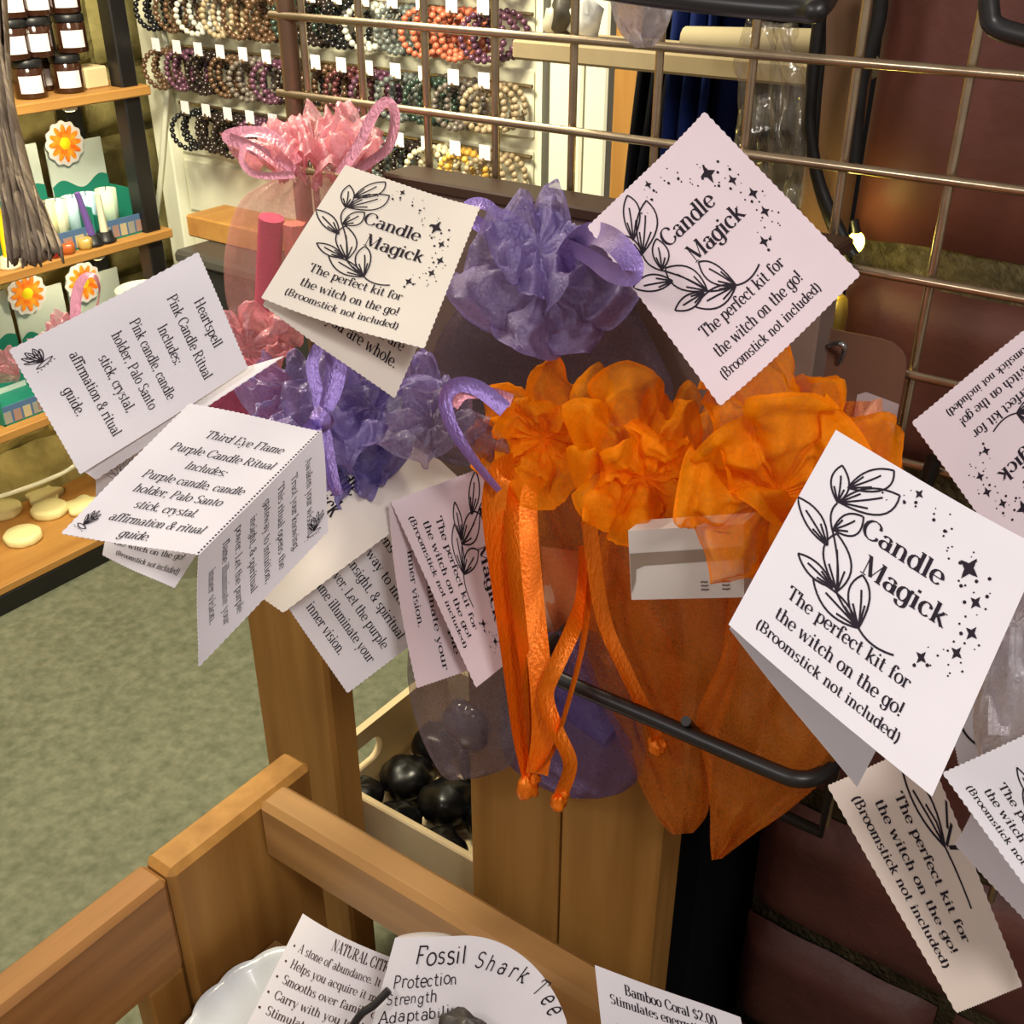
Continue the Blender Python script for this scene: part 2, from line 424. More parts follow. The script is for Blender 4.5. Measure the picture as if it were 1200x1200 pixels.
def line_art(polys, wd, taper=False):
    out = []
    for pts in polys:
        rb = []
        for i, p in enumerate(pts):
            a = pts[max(i - 1, 0)]; b = pts[min(i + 1, len(pts) - 1)]
            dx, dy = b[0] - a[0], b[1] - a[1]; L = math.hypot(dx, dy) or 1
            rb.append(((p[0] - dy / L * wd / 2, p[1] + dx / L * wd / 2), (p[0] + dy / L * wd / 2, p[1] - dx / L * wd / 2)))
        out.append(rb)
    return out


def art_front():
    P = []
    for b, t, c1, c2 in LEAVES:
        P += [bez(b, c1, t), bez(b, c2, t)]
        mid = ((b[0] + t[0]) / 2 + .006, (b[1] + t[1]) / 2)
        P.append(bez(b, mid, (b[0] + (t[0] - b[0]) * .72, b[1] + (t[1] - b[1]) * .72), 5))
        for s_ in (c1, c2):
            e = (b[0] + (t[0] - b[0]) * .38 + (s_[0] - mid[0]) * .28, b[1] + (t[1] - b[1]) * .38 + (s_[1] - mid[1]) * .28)
            P.append([b, ((b[0] + e[0]) / 2, (b[1] + e[1]) / 2), e])
    P += [bez((.163, .283), (.14, .34), (.205, .40)), bez((.205, .40), (.3, .5), (.335, .6)), bez((.335, .6), (.4, .64), (.477, .661)), bez((.477, .661), (.55, .70), (.65, .665))]
    R = line_art(P, .0085)
    polys = []
    for x, y, r in STARS:
        pts = []
        for i in range(16):
            a = math.pi * i / 8; rr = r if i % 4 == 0 else (r * .40 if i % 4 == 2 else r * .55)
            pts.append((x + rr * math.cos(a + .25) * .9, y + rr * math.sin(a + .25)))
        polys.append(pts)
    rn = random.Random(4)
    for x, y, r in STARS + [(.36, .12, .03), (.60, .11, .03), (.66, .13, .03), (.71, .17, .04), (.81, .58, .03), (.82, .25, .03)]:
        for i in range(5):
            a = rn.uniform(0, 6.28); d = rn.uniform(.035, .07); q = rn.choice([.003, .004, .005, .008])
            cx, cy = x + math.cos(a) * d, y + math.sin(a) * d
            if cx < .93: polys.append([(cx + q * math.cos(k * 1.05), cy + q * math.sin(k * 1.05)) for k in range(6)])
    return R, polys


def art_crystal(x, y, s, rot=0):
    P = []
    for a, l in ((-.9, .8), (-.5, 1), (-.15, 1.05), (.25, .95), (.6, .75)):
        t = (math.sin(a) * l, -math.cos(a) * l)
        P += [bez((0, .2), (t[0] * .5 - .28, t[1] * .5), t), bez((0, .2), (t[0] * .5 + .28, t[1] * .5), t), [(0, .2), (t[0] * .45, t[1] * .45), (t[0] * .8, t[1] * .8)]]
    P += [bez((-.5, .3), (0, .6), (.5, .3)), bez((-.5, .3), (0, .1), (.5, .3))]
    for i in range(6): P.append([(-.6 + .2 * i, .5 + .06 * (i % 2)), (-.57 + .2 * i, .52), (-.54 + .2 * i, .5 + .06 * (i % 2))])
    c, q = math.cos(rot), math.sin(rot)
    return line_art([[(x + s * (px * c - py * q), y + s * (px * q + py * c)) for px, py in pl] for pl in P], .0055)


ART = art_front()


def panel(corners, k=1.0, curl=0.0, curlv=0.0, pink='lrtb', teeth=26, amp=.00055, vs=1.0, text=(), front=False, extra=(), italic=0.0, inkm=1, thick=1.0, cut=None, mono=False, n=52, gap=0.0):
    """one paper panel from its four 3D corners TL TR BR BL; print lies on its face. returns MB with 2 material slots"""
    TL, TR, BR, BL = [Vector(c) for c in corners]
    ctr = (TL + TR + BR + BL) / 4
    nrm = (TR - TL).cross(BL - TL).normalized()
    if nrm.dot(CAM - ctr) < 0: nrm = -nrm
    W = ((TR - TL).length + (BR - BL).length) / 2; H = ((BL - TL).length + (BR - TR).length) / 2
    U = (TR - TL).normalized(); V = (BL - TL).normalized()

    def S(u, v, off=0.0):
        if cut: v = cut(u, v)
        p = TL * ((1 - u) * (1 - v)) + TR * (u * (1 - v)) + BR * (u * v) + BL * ((1 - u) * v)
        d = curl * (4 * (u - .5) ** 2) + curlv * (4 * (v - .5) ** 2) + .0012 * math.sin(5 * u + 3 * v) * (1 if W > .05 else .5)
        return p + nrm * (d + off)
    mb = MB(); F, Bk = [], []
    for i in range(n + 1):
        rf, rb = [], []
        for j in range(n + 1):
            u, v = i / n, j / n; q = Vector((0, 0, 0)); tw = amp * (1 if (i + j) % 2 else -.2)
            if i == 0 and 'l' in pink: q -= U * tw
            if i == n and 'r' in pink: q += U * tw
            if j == 0 and 't' in pink: q -= V * tw
            if j == n and 'b' in pink: q += V * tw
            rf.append(S(u, v) + q); rb.append(S(u, v, -.0005) + q)
        F.append(rf); Bk.append(rb)
    mb.grid(F); mb.grid([r[::-1] for r in Bk])
    e = [F[0], [r[-1] for r in F], F[-1][::-1], [r[0] for r in F][::-1]]; eb = [Bk[0], [r[-1] for r in Bk], Bk[-1][::-1], [r[0] for r in Bk][::-1]]
    for a, b in zip(e, eb): mb.grid([a, b])

    def ribs(R):
        if vs != 1: R = [[[(q[0], 1 - (1 - q[1]) * vs) for q in r] for r in rb] for rb in R]; R = [rb for rb in R if min(q[1] for r in rb for q in r) > .01]
        for rb in R: mb.grid([[S(q[0], q[1], .0004) for q in r] for r in rb], 1)
    for t in text:
        tx, u0, vb, wu, sv, wt = t[:6]
        tot, st = text_strokes(tx, thick=.115 * wt * thick if not mono else .075, italic=italic, mono=mono, seed=len(tx))
        sx = wu / tot; rot = t[6] if len(t) > 6 else 0
        cr, sr = math.cos(rot), math.sin(rot)
        ribs([[[(u0 + x * sx * cr + y * sv * sr, vb - y * sv * cr + x * sx * sr) for x, y in r] for r in rb] for rb in st])
    if front:
        R, polys = ART; ribs([[[(min(max(q[0], 0), 1), q[1]) for q in r] for r in rb] for rb in R])
        for pl in polys:
            pl = [(u, 1 - (1 - v) * vs) for u, v in pl]
            if min(q[1] for q in pl) > .01: mb.add([S(u, v, .0004) for u, v in pl], [tuple(range(len(pl)))], 1)
    for R in extra: ribs(R)
    return mb


def quad(px, depth):
    ds = depth if isinstance(depth, (list, tuple)) else [depth] * 4
    return [at(x, y, d) for (x, y), d in zip(px, ds)]


# ------------------------------------------------------------------ SETTING
mb = MB(); mb.span((-3.2, -1.6, -.05), (2.2, 3.0, 0)); struct('floor', mb, M['floor'])
# left stone wall: irregular coursed blocks
mb = MB(); rn = random.Random(2); z = 0
mb.span((-2.75, -1, 0), (-2.60, 2.75, 2.6))
zi = 0
while z < 2.5:
    h = rn.uniform(.14, .22); y = -.9 + rn.uniform(-.2, 0)
    while y < 2.6:
        wd = rn.uniform(.22, .42); nx, ny = 12, 8; P = []
        y2 = min(y + wd, 2.7)
        for i in range(nx + 1):
            row = []
            for j in range(ny + 1):
                a, b = i / nx, j / ny; e = min(a, 1 - a, b, 1 - b)
                yy = y + .006 + (y2 - y - .012) * a; zz = z + .006 + (h - .012) * b
                d = .04 * min(1, e * 6) ** .5 + .018 * noise.noise(Vector((yy * 9, zz * 9, zi))) + .008 * noise.noise(Vector((yy * 30, zz * 30, 3)))
                row.append((-2.60 + d, yy, zz))
            P.append(row)
        mb.grid(P); y += wd
    z += h; zi += 1
struct('wall_left', mb, M['stone'], True)
# white slat panel wall
mb = MB(); mb.span((-2.335, 1.80, 0), (-1.215, 1.86, 2.6))
struct('wall_back', mb, M['panel'])
mb = MB()
for zz in (.38, .52, .66, .80, .94, 1.085, 1.235, 1.385): mb.span((-2.27, 1.792, zz), (-1.23, 1.80, zz + .125), bev=.004)
struct('trim_1', mb, M['panel'])
mb = MB(); mb.span((-2.335, 1.765, 0), (-2.275, 1.80, 2.4), bev=.004); struct('trim_2', mb, M['white'])
a = onY(646, 150, 1.78); b = onY(690, 150, 1.78); c = onY(716, 150, 1.78); d = onY(757, 150, 1.5)
mb = MB(); mb.span((a.x + .006, 1.76, 0), (b.x - .004, 1.80, 2.4), bev=.004); mb.span((b.x, 1.76, 0), (c.x, 1.80, 2.4), bev=.004); struct('trim_3', mb, M['white'])
mb = MB(); p = onY(716, 150, 1.6); q = onY(752, 150, 1.6); mb.span((p.x, 1.6, 0), (q.x, 1.66, 2.3), bev=.004); struct('trim_4', mb, M['woodz'])
mb = MB(); mb.span((-2.6, 2.75, 0), (1.2, 2.82, 2.6)); mb.span((-1.6, 2.35, 0), (1.2, 2.42, 2.6)); struct('wall_far', mb, M['dark'])
# brick wall behind the wire grid
mb = MB(); mb.span((-.318, .975, 0), (1.7, 1.10, 2.3), mi=1); rn = random.Random(5)
H0 = .21
for k in range(11):
    if k == 7: continue
    HB = H0 * 2 if k == 6 else H0
    z0 = k * H0 - .045; x = -.33 - (.0 if k % 2 else .0)
    while x < 1.6:
        wd = rn.uniform(.40, .5) if not (x < -.3 and k % 2) else .26
        x2 = x + wd; n1, n2 = 16, 9; P = []
        jig = rn.uniform(-.004, .004)
        for i in range(n1 + 1):
            row = []
            for j in range(n2 + 1):
                a, b = i / n1, j / n2; e = min(a * wd, (1 - a) * wd, b * HB, (1 - b) * HB) / .03
                rr = min(1, max(0, e))
                edge = .008 * noise.noise(Vector((x + a * wd * 9, k * 3.1, b * 4)))
                xx = x + .010 + (wd - .020) * a; zz = z0 + .016 + (HB - .032) * b + edge * (1 - rr)
                yy = .975 - .030 * rr ** .5 - jig - .004 * noise.noise(Vector((xx * 14, zz * 14, k)))
                row.append((xx, yy, zz))
            P.append(row)
        mb.grid(P, 0)
        ends = [[(p[0], .99, p[2]) for p in P[0]], P[0]]; mb.grid(ends, 0); mb.grid([P[-1], [(p[0], .99, p[2]) for p in P[-1]]], 0)
        x = x2
mb.add([], [])
wb = mb.build('wall_right', [M['brick'], M['mortar']], smooth=True); wb['kind'] = 'structure'
# wooden upright beside the bricks
mb = MB(); p = onY(958, 60, .93); q = onY(1008, 60, .93); mb.span((p.x, .93, .95), (q.x, .97, 2.3), bev=.003)
struct('trim_5', mb, mat('weathered_post', (118, 88, 66), .6, .3, rgb2=(92, 66, 48), scale=20, stretch=(1.5, 1.5, .1)))
# black box added so the shaded gap between stand and bricks stays dark
c_ = thing('gap_shade_box', 'black box added to darken the gap behind the wooden stand', 'shade box', (-.45, 1.2, 0))
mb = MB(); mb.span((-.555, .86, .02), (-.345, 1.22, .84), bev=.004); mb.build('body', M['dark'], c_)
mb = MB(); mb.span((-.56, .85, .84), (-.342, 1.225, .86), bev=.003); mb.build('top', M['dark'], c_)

# ------------------------------------------------------------------ LADDER SHELF WITH CANDLE GOODS
XS = -2.23
sh = thing('display_shelf', 'black framed shelf unit with light wood boards against the stone wall', 'shelf', (-2.4, 1.2, 0))
for zz, dep in ((.075, .33), (.435, .31), (.78, .30), (1.11, .29)):
    mb = MB(); mb.span((XS - dep, .2, zz - .022), (XS, 1.70, zz), bev=.003); mb.build('shelf_board', M['shelf'], sh)
for yy, xx in ((1.655, XS - .035), (1.655, XS - .27), (.45, XS - .035), (.45, XS - .27)):
    mb = MB(); mb.span((xx - .022, yy - .022, 0), (xx + .022, yy + .022, 2.0), bev=.003); mb.build('upright', M['black'], sh)
mb = MB(); mb.span((XS - .33, .2, .0), (XS - .002, 1.70, .052), bev=.003); mb.build('plinth', M['black'], sh)


for n_, (yy, zz) in enumerate(((1.50, 1.088), (1.05, 1.088), (1.50, .758), (1.02, .758), (1.40, .413), (1.0, .413))):
    pk = thing('led_puck', 'small round LED puck light under the %s shelf board, %s' % (['top', 'top', 'second', 'second', 'third', 'third'][n_], ['by the frame end', 'further left', 'by the frame end', 'further left', 'by the frame end', 'further left'][n_]), 'light', (XS - .03, yy, zz - .012), 'shelf puck lights')
    mb = MB(); mb.lathe([(0, 0), (.016, 0), (.016, -.008), (.013, -.010), (0, -.010)], (XS - .03, yy, zz), 18); mb.build('housing', M['white'], pk, True)
    mb = MB(); mb.lathe([(0, -.0125), (.010, -.0115), (.012, -.0100)], (XS - .03, yy, zz), 16); mb.build('lens', mat('lit_lens', (255, 240, 190), .4, emit=((255, 236, 170), 6)), pk, True)
    l = bpy.data.lights.new('puck_light', 'AREA'); l.energy = .75; l.size = .03; l.color = (1, .88, .58)
    o_ = bpy.data.objects.new('puck_light', l); col.objects.link(o_); o_.location = (XS - .03, yy, zz - .016); o_.rotation_euler = Vector((-1.0, 0, -.55)).to_track_quat('-Z', 'Y').to_euler()


def sx(x, y, X): return onX(x, y, X)


# brown jars with black lids, stacked
def jar_mesh(r, h):
    j = MB(); j.lathe([(0, 0), (r * .92, 0), (r, .004), (r, h * .74), (r * .88, h * .8), (r * .88, h * .82), (0, h * .82)], (0, 0, 0), 20); a = j
    l = MB(); l.lathe([(0, h * .80), (r * .98, h * .80), (r, h * .82), (r, h * .98), (r * .95, h), (0, h)], (0, 0, 0), 20)
    t = MB(); P = []
    for i in range(13):
        an = -.45 + math.radians(-42 + 84 * i / 12); P.append([((r + .0006) * math.cos(an), (r + .0006) * math.sin(an), h * q) for q in (.16, .60)])
    t.grid(P)
    return a, l, t


jw = [('lowest right one at the shelf edge', 78, 111, 0), ('lowest one by the hanging cloth', 34, 118, 0), ('set back between the lowest two', 52, 101, 1),
      ('middle tier, right one', 79, 83, 2), ('middle tier, centre one', 38, 80, 2), ('middle tier, half hidden by cloth', 12, 84, 2),
      ('topmost of the right stack', 72, 48, 3), ('topmost of the centre stack', 40, 51, 3), ('topmost, mostly behind the cloth', 12, 55, 3)]
jparts = None
for i, (lb, x, y, tier) in enumerate(jw):
    r, h = .0335, .078
    base = sx(x, y, XS - .075 - (.03 if tier else 0) - .035 * (tier >= 1) * 1)
    zb = {0: 1.110, 1: 1.110, 2: 1.110 + .079, 3: 1.110 + .158}[tier]
    root = thing('candle_jar', 'brown glass candle jar with black lid, ' + lb, 'jar', (XS - .06 - .072 * (tier == 1), base.y - .03 * (tier > 1), zb), 'brown candle jars on the top shelf')
    if jparts is None:
        a, l, t = jar_mesh(r, h)
        jparts = [a.build('glass_body', M['amber'], root, True, Vector((0, 0, 0))), l.build('lid', M['lid'], root, True, Vector((0, 0, 0))), t.build('paper_label', M['paper'], root, True, Vector((0, 0, 0)))]
    else:
        for p in jparts:
            c = p.copy(); c.parent = root; col.objects.link(c)
# cream box at the end of the top shelf
p = sx(109, 97, XS - .07); b_ = thing('candle_stand', 'cream stepped block beside the brown jars', 'stand', (XS - .09, p.y, 1.11))
mb = MB(); mb.span((XS - .12, p.y - .03, 1.11), (XS - .05, p.y + .03, 1.155), bev=.004); mb.build('base', M['cream'], b_)
mb = MB(); mb.span((XS - .125, p.y - .035, 1.155), (XS - .10, p.y - .005, 1.195), bev=.004); mb.build('block', M['cream'], b_)


def daisy(x, y, X, label, r):
    p = sx(x, y, X); o = thing('flower_sign', label, 'sign', p)
    mb = MB(); pts = [(0, math.cos(a) * r * (1.18 + .06 * math.cos(12 * a)), math.sin(a) * r * (1.18 + .06 * math.cos(12 * a))) for a in [2 * math.pi * i / 72 for i in range(72)]]
    f = [p + Vector(q) for q in pts]; bk = [q + Vector((-.003, 0, 0)) for q in f]
    mb.add(f, [tuple(range(72))]); mb.add(bk, [tuple(range(72))[::-1]]); mb.grid([f + [f[0]], bk + [bk[0]]]); mb.build('backing_card', M['paper'], o)
    mb = MB()
    for k in range(12):
        a = 2 * math.pi * k / 12; ct = p + Vector((.0015, math.cos(a) * r * .62, math.sin(a) * r * .62)); dr = Vector((0, math.cos(a), math.sin(a))); sd = Vector((0, -dr.z, dr.y))
        mb.add([ct + dr * (r * .42 * math.cos(t)) + sd * (r * .17 * math.sin(t)) + Vector((.0004 * (k % 2), 0, 0)) for t in [i * math.pi / 6 for i in range(12)]], [tuple(range(12))])
    mb.build('petals', mat('orange_petal', (240, 104, 28), .7, .2, rgb2=(252, 176, 50), scale=60), o)
    mb = MB(); mb.lathe([(0, .006), (r * .2, .005), (r * .34, .0015)], p, 20, (1, 0, 0)); mb.build('flower_centre', mat('yellow_centre', (252, 226, 30), .7, .2), o, True)


def display_box(x0, x1, ztop_px, zs, label, key):
    """cardboard counter display: open tray, tall header card with a green wave"""
    a = sx(x0, ztop_px, XS - .2); b = sx(x1, ztop_px, XS - .2); o = thing('display_box', label, 'display box', ((XS - .15), (a.y + b.y) / 2, zs))
    zt = a.z; y0, y1 = a.y, b.y
    mb = MB(); mb.span((XS - .205, y0, zs), (XS - .20, y1, zt), bev=.001); mb.build('header_card', M['cardwhite'], o)
    mb = MB(); P = []
    for i in range(25):
        yy = y0 + (y1 - y0) * i / 24; P.append([(XS - .1985, yy, zs + .02), (XS - .1985, yy, zs + (zt - zs) * (.52 + .06 * math.sin(9 * i / 24)))])
    mb.grid(P); mb.build('green_wave', M['teal'], o)
    mb = MB(); mb.span((XS - .20, y0, zs), (XS - .03, y0 + .004, zs + .06)); mb.span((XS - .20, y1 - .004, zs), (XS - .03, y1, zs + .085)); mb.span((XS - .20, y0, zs), (XS - .03, y1, zs + .004)); mb.build('tray_side', M['teal'], o)
    mb = MB(); mb.span((XS - .034, y0, zs), (XS - .03, y1, zs + .045)); mb.build('tray_front', M['tealdark'], o)
    mb = MB(); rr = random.Random(int(x0)); n = 7
    for k in range(n): mb.span((XS - .0298, y0 + (y1 - y0) * (k + .12) / n, zs + .005), (XS - .0285, y0 + (y1 - y0) * (k + .88) / n, zs + .032), mi=k % 3)
    mb.build('colour_swatches', [mat('swatch_grey', (150, 150, 140), .7), mat('swatch_rose', (160, 130, 120), .7), mat('swatch_sand', (190, 176, 140), .7)], o)
    return y0, y1, zt


bx = [(-60, 46, 186, .78, 'teal candle display box with wave header, at the left of the second shelf'), (52, 120, 172, .78, 'teal candle display box with wave header, at the right end of the second shelf'),
      (-75, 12, 362, .435, 'teal display box at the left of the third shelf, cut by the picture edge'), (14, 75, 348, .435, 'teal display box behind the lower left daisy sign'), (77, 140, 330, .435, 'teal display box behind the lower right daisy sign')]
for t in bx: display_box(*t, 'k')
daisy(76, 168, XS - .19, 'orange daisy sign with scalloped white edge on the second shelf', .042)
daisy(32, 344, XS - .185, 'orange daisy sign on the third shelf, left of the pink ribbon loop', .042)
daisy(98, 331, XS - .185, 'orange daisy sign on the third shelf, behind the pink ribbon loop', .042)
daisy(2, 193, XS - .185, 'orange daisy sign at the picture edge behind the hanging cloth', .042)
cj = [(52, 240, 'pale yellow votive candle left in the teal display', (236, 226, 170)), (67, 250, 'ivory votive candle nearest the hanging cloth', (228, 226, 196)), (84, 232, 'pale blue votive candle in the teal display', (176, 206, 214)),
      (100, 230, 'sky blue votive candle in the middle of the teal display', (168, 200, 216)), (125, 232, 'pale green votive candle at the right of the teal display', (196, 216, 190))]
for x, y, lb, rgb in cj:
    p = sx(x, y, XS - .10); o = thing('votive_candle', lb, 'candle', (XS - .10, p.y, .785), 'votive candles in the teal display box')
    hh = .095; mb = MB(); mb.lathe([(0, 0), (.021, 0), (.025, hh), (.021, hh), (.020, hh - .01), (0, hh - .012)], (XS - .10, p.y, .785), 18, wob=lambda a, z: 1 + .02 * math.cos(14 * a)); mb.build('wax_body', mat('votive_%d_%d' % rgb[:2], rgb, .6), o, True)
    mb = MB(); mb.tube([(XS - .10, p.y, .785 + hh - .014), (XS - .10, p.y + .002, .785 + hh + .006)], .001, 5); mb.build('wick', M['ink'], o)


def taper(x, yb, yt, rgb, label, hold, X=XS - .03, r=.010):
    p = sx(x, yb, X); q = sx(x, yt, X); zb = .78; o = thing('taper_candle', label, 'candle', (X, p.y, zb)); hh = .026
    mb = MB(); mb.lathe([(0, 0), (.023, 0), (.025, .006), (.020, .010), (.017, hh), (.011, hh), (0, hh - .004)], (X, p.y, zb), 16); mb.build('candle_holder', hold, o, True)
    top = max(q.z - zb, .06)
    lean = sx(x - (8 if rgb[0] < 150 else -0), yt, X)
    mb = MB(); mb.tube([(X, p.y, zb + hh - .006), ((X), p.y + (lean.y - q.y) * .5, zb + top * .6), (X, p.y + (lean.y - q.y), zb + top)], lambda t: r * (1 - .35 * t), 10); mb.build('candle_stick', mat('taper_%d' % rgb[0], rgb, .5), o, True)


taper(107, 272, 222, (112, 84, 160), 'leaning purple taper candle in a small black holder', M['lid'])
taper(123, 276, 226, (232, 226, 196), 'white taper candle in a black holder at the shelf front', M['lid'])
taper(6, 285, 236, (248, 206, 20), 'bright yellow taper candle in a pale holder at the picture edge', mat('pale_holder', (220, 210, 180), .6), r=.010)
for x, y, rgb, lb in ((77, 283, (190, 96, 44), 'small amber glass pot on the second shelf'), (99, 283, (196, 166, 88), 'small yellow crystal lump beside the black candle holders'), (62, 293, (150, 30, 34), 'small dark red glass pot below the hanging cloth'), (44, 298, (40, 34, 36), 'small black pot half behind the hanging cloth')):
    p = sx(x, y, XS - .022); mb = MB(); mb.lathe([(0, 0), (.014, 0), (.018, .008), (.017, .022), (.012, .026), (.010, .02), (0, .018)], (XS - .022, p.y, .78), 14, wob=lambda a, z: 1 + .08 * math.cos(5 * a))
    tag(mb.build('glass_pot', mat('pot_%d' % rgb[0], rgb, .2, .6), smooth=True), lb, 'pot')
# wax melts on the lowest board
wm = [(4, 598, 24, 'round pale wax melt at the picture edge on the lowest board'), (58, 598, 24, 'round pale wax melt nearest the card corner on the lowest board'), (27, 629, 25, 'round pale wax melt at the front edge of the lowest board'), (-40, 640, 25, 'round pale wax melt outside the corner')]
for x, y, r, lb in wm[:3]:
    p = onZ(x, y, .085); mb = MB(); R = .046
    mb.lathe([(0, 0), (R * .9, 0), (R, .006), (R, .018), (R * .9, .024), (R * .5, .022), (0, .021)], (p.x, p.y, .075), 30, wob=lambda a, z: 1 + .02 * math.cos(9 * a))
    tag(mb.build('wax_melt', mat('pale_wax', (244, 236, 176), .5, .4, sss=0), smooth=True), lb, 'wax melt', 'wax melts on the lowest board')
for x, y, lb in ((52, 580, 'star shaped pale wax melt behind the round ones'), (98, 592, 'pale wax melt half hidden by the card corner')):
    p = onZ(x, y, .085); mb = MB(); R = .045
    mb.lathe([(0, 0), (R * .9, 0), (R, .006), (R, .014), (R * .9, .018), (0, .018)], (p.x, p.y, .075), 40, wob=lambda a, z: 1 + .16 * math.cos(5 * a))
    tag(mb.build('star_wax_melt', MATS['pale_wax'], smooth=True), lb, 'wax melt')
mb = MB(); mb.tube(catmull([onX(-20, 588, XS - .2), onX(30, 572, XS - .2), onX(70, 556, XS - .2), onX(88, 545, XS - .2)]), .006, 8)
tag(mb.build('white_cable', M['white'], smooth=True), 'white cable lying along the back of the lowest board', 'cable')
mb = MB(); mb.tube(catmull([onY(172, -10, 1.765), onY(196, 60, 1.755), onY(192, 160, 1.755), onY(184, 255, 1.76)]), .007, 8)
tag(mb.build('white_power_cord', M['white'], smooth=True), 'white cord hanging down the edge of the white slat panel', 'cord')
# things on the floor beside the shelf
o = thing('storage_bin', 'dark grey lidded bin standing below the white panel', 'bin', (-1.95, 1.62, 0))
p0 = onY(212, 292, 1.55); p1 = onY(330, 300, 1.55)
mb = MB(); mb.span((p0.x, 1.55, 0), (p1.x, 1.76, p0.z - .03), bev=.006); mb.build('bin_body', mat('charcoal_plastic', (40, 40, 42), .5), o)
mb = MB(); mb.span((p0.x - .012, 1.535, p0.z - .03), (p1.x + .012, 1.77, p0.z), bev=.008); mb.build('lid', mat('grey_lid', (72, 70, 66), .4), o)
mb = MB(); q0 = onY(226, 275, 1.66); q1 = onY(330, 290, 1.66); mb.span((q0.x + .02, 1.63, p0.z), (q1.x, 1.75, p0.z + .05), bev=.004)
tag(mb.build('wooden_block', M['shelf']), 'pale wooden block lying on the grey bin lid', 'block')
p = onY(168, 338, 1.45); mb = MB(); mb.lathe([(0, 0), (.05, 0), (.055, p.z - .02), (.062, p.z), (.057, p.z + .003), (.05, p.z - .02), (.045, .05), (0, .04)], (p.x, p.y, 0), 28)
tag(mb.build('waste_bin', M['white'], smooth=True), 'white round waste bin half hidden behind the pink spell card', 'bin')
# taupe frayed cloth hanging close by
rt = thing('frayed_cloth', 'taupe frayed cloth strips hanging at the top left picture edge', 'cloth', at(20, 300, .95))
rn = random.Random(9)
for pts, wd in (([(-12, -30), (-6, 60), (4, 130), (14, 190), (28, 240), (44, 300)], .0105), ([(-4, -30), (2, 70), (12, 150), (26, 215), (44, 255), (60, 292)], .0085), ([(-14, 40), (-4, 130), (8, 200), (22, 300)], .007), ([(-20, -30), (-10, 90), (0, 140), (22, 228), (34, 296)], .007)):
    path = catmull([at(x, y, .95 + rn.uniform(-.006, .006)) for x, y in pts], 10); P = []
    for i, p in enumerate(path):
        t = i / (len(path) - 1); wv = wd * (.7 + .5 * t)
        row = []
        for j in range(13):
            u = j / 12 - .5; row.append(p + RT * (u * wv * 2) + FW * (.008 * math.cos(u * 17 + i * .13 + wd * 50)) + UP * (-.012 * t * rn.random() if i == len(path) - 1 else 0))
        P.append(row)
    mb = MB(); mb.grid(P); s_ = mb.build('strip', M['taupe'], rt, True)
    md = s_.modifiers.new('thick', 'SOLIDIFY'); md.thickness = .0015

# ------------------------------------------------------------------ BRACELETS ON THE PANEL
bead = {}
BC = dict(dark=(44, 34, 30), brown=(92, 66, 46), smoke=(110, 100, 92), plum=(92, 56, 76), wine=(88, 44, 46), coral=(196, 110, 82), sand=(170, 150, 118), black=(24, 24, 26), green=(44, 62, 52), clear=(196, 196, 186), amber=(220, 176, 80), grey=(98, 104, 100), cream=(222, 212, 176))
WORD = dict(dark='dark brown', brown='bronze brown', smoke='smoky grey', plum='plum', wine='wine red', coral='coral', sand='sandy', black='black', green='dark green', clear='clear', amber='amber yellow', grey='slate grey', cream='cream')


def bracelet_mesh(key):
    if key in bead: return bead[key]
    m = MB(); n = 20; R = .039
    for k in range(n):
        a = 2 * math.pi * k / n; m.blob((R * math.cos(a), 0, R * math.sin(a)), (.0066,) * 3, 4)
    ob = m.build('bead_strand', mat('bead_' + key, BC[key], .18, .7, var=.25, scale=90), None, True, Vector((0, 0, 0)))
    bead[key] = ob.data; bpy.data.objects.remove(ob); return bead[key]


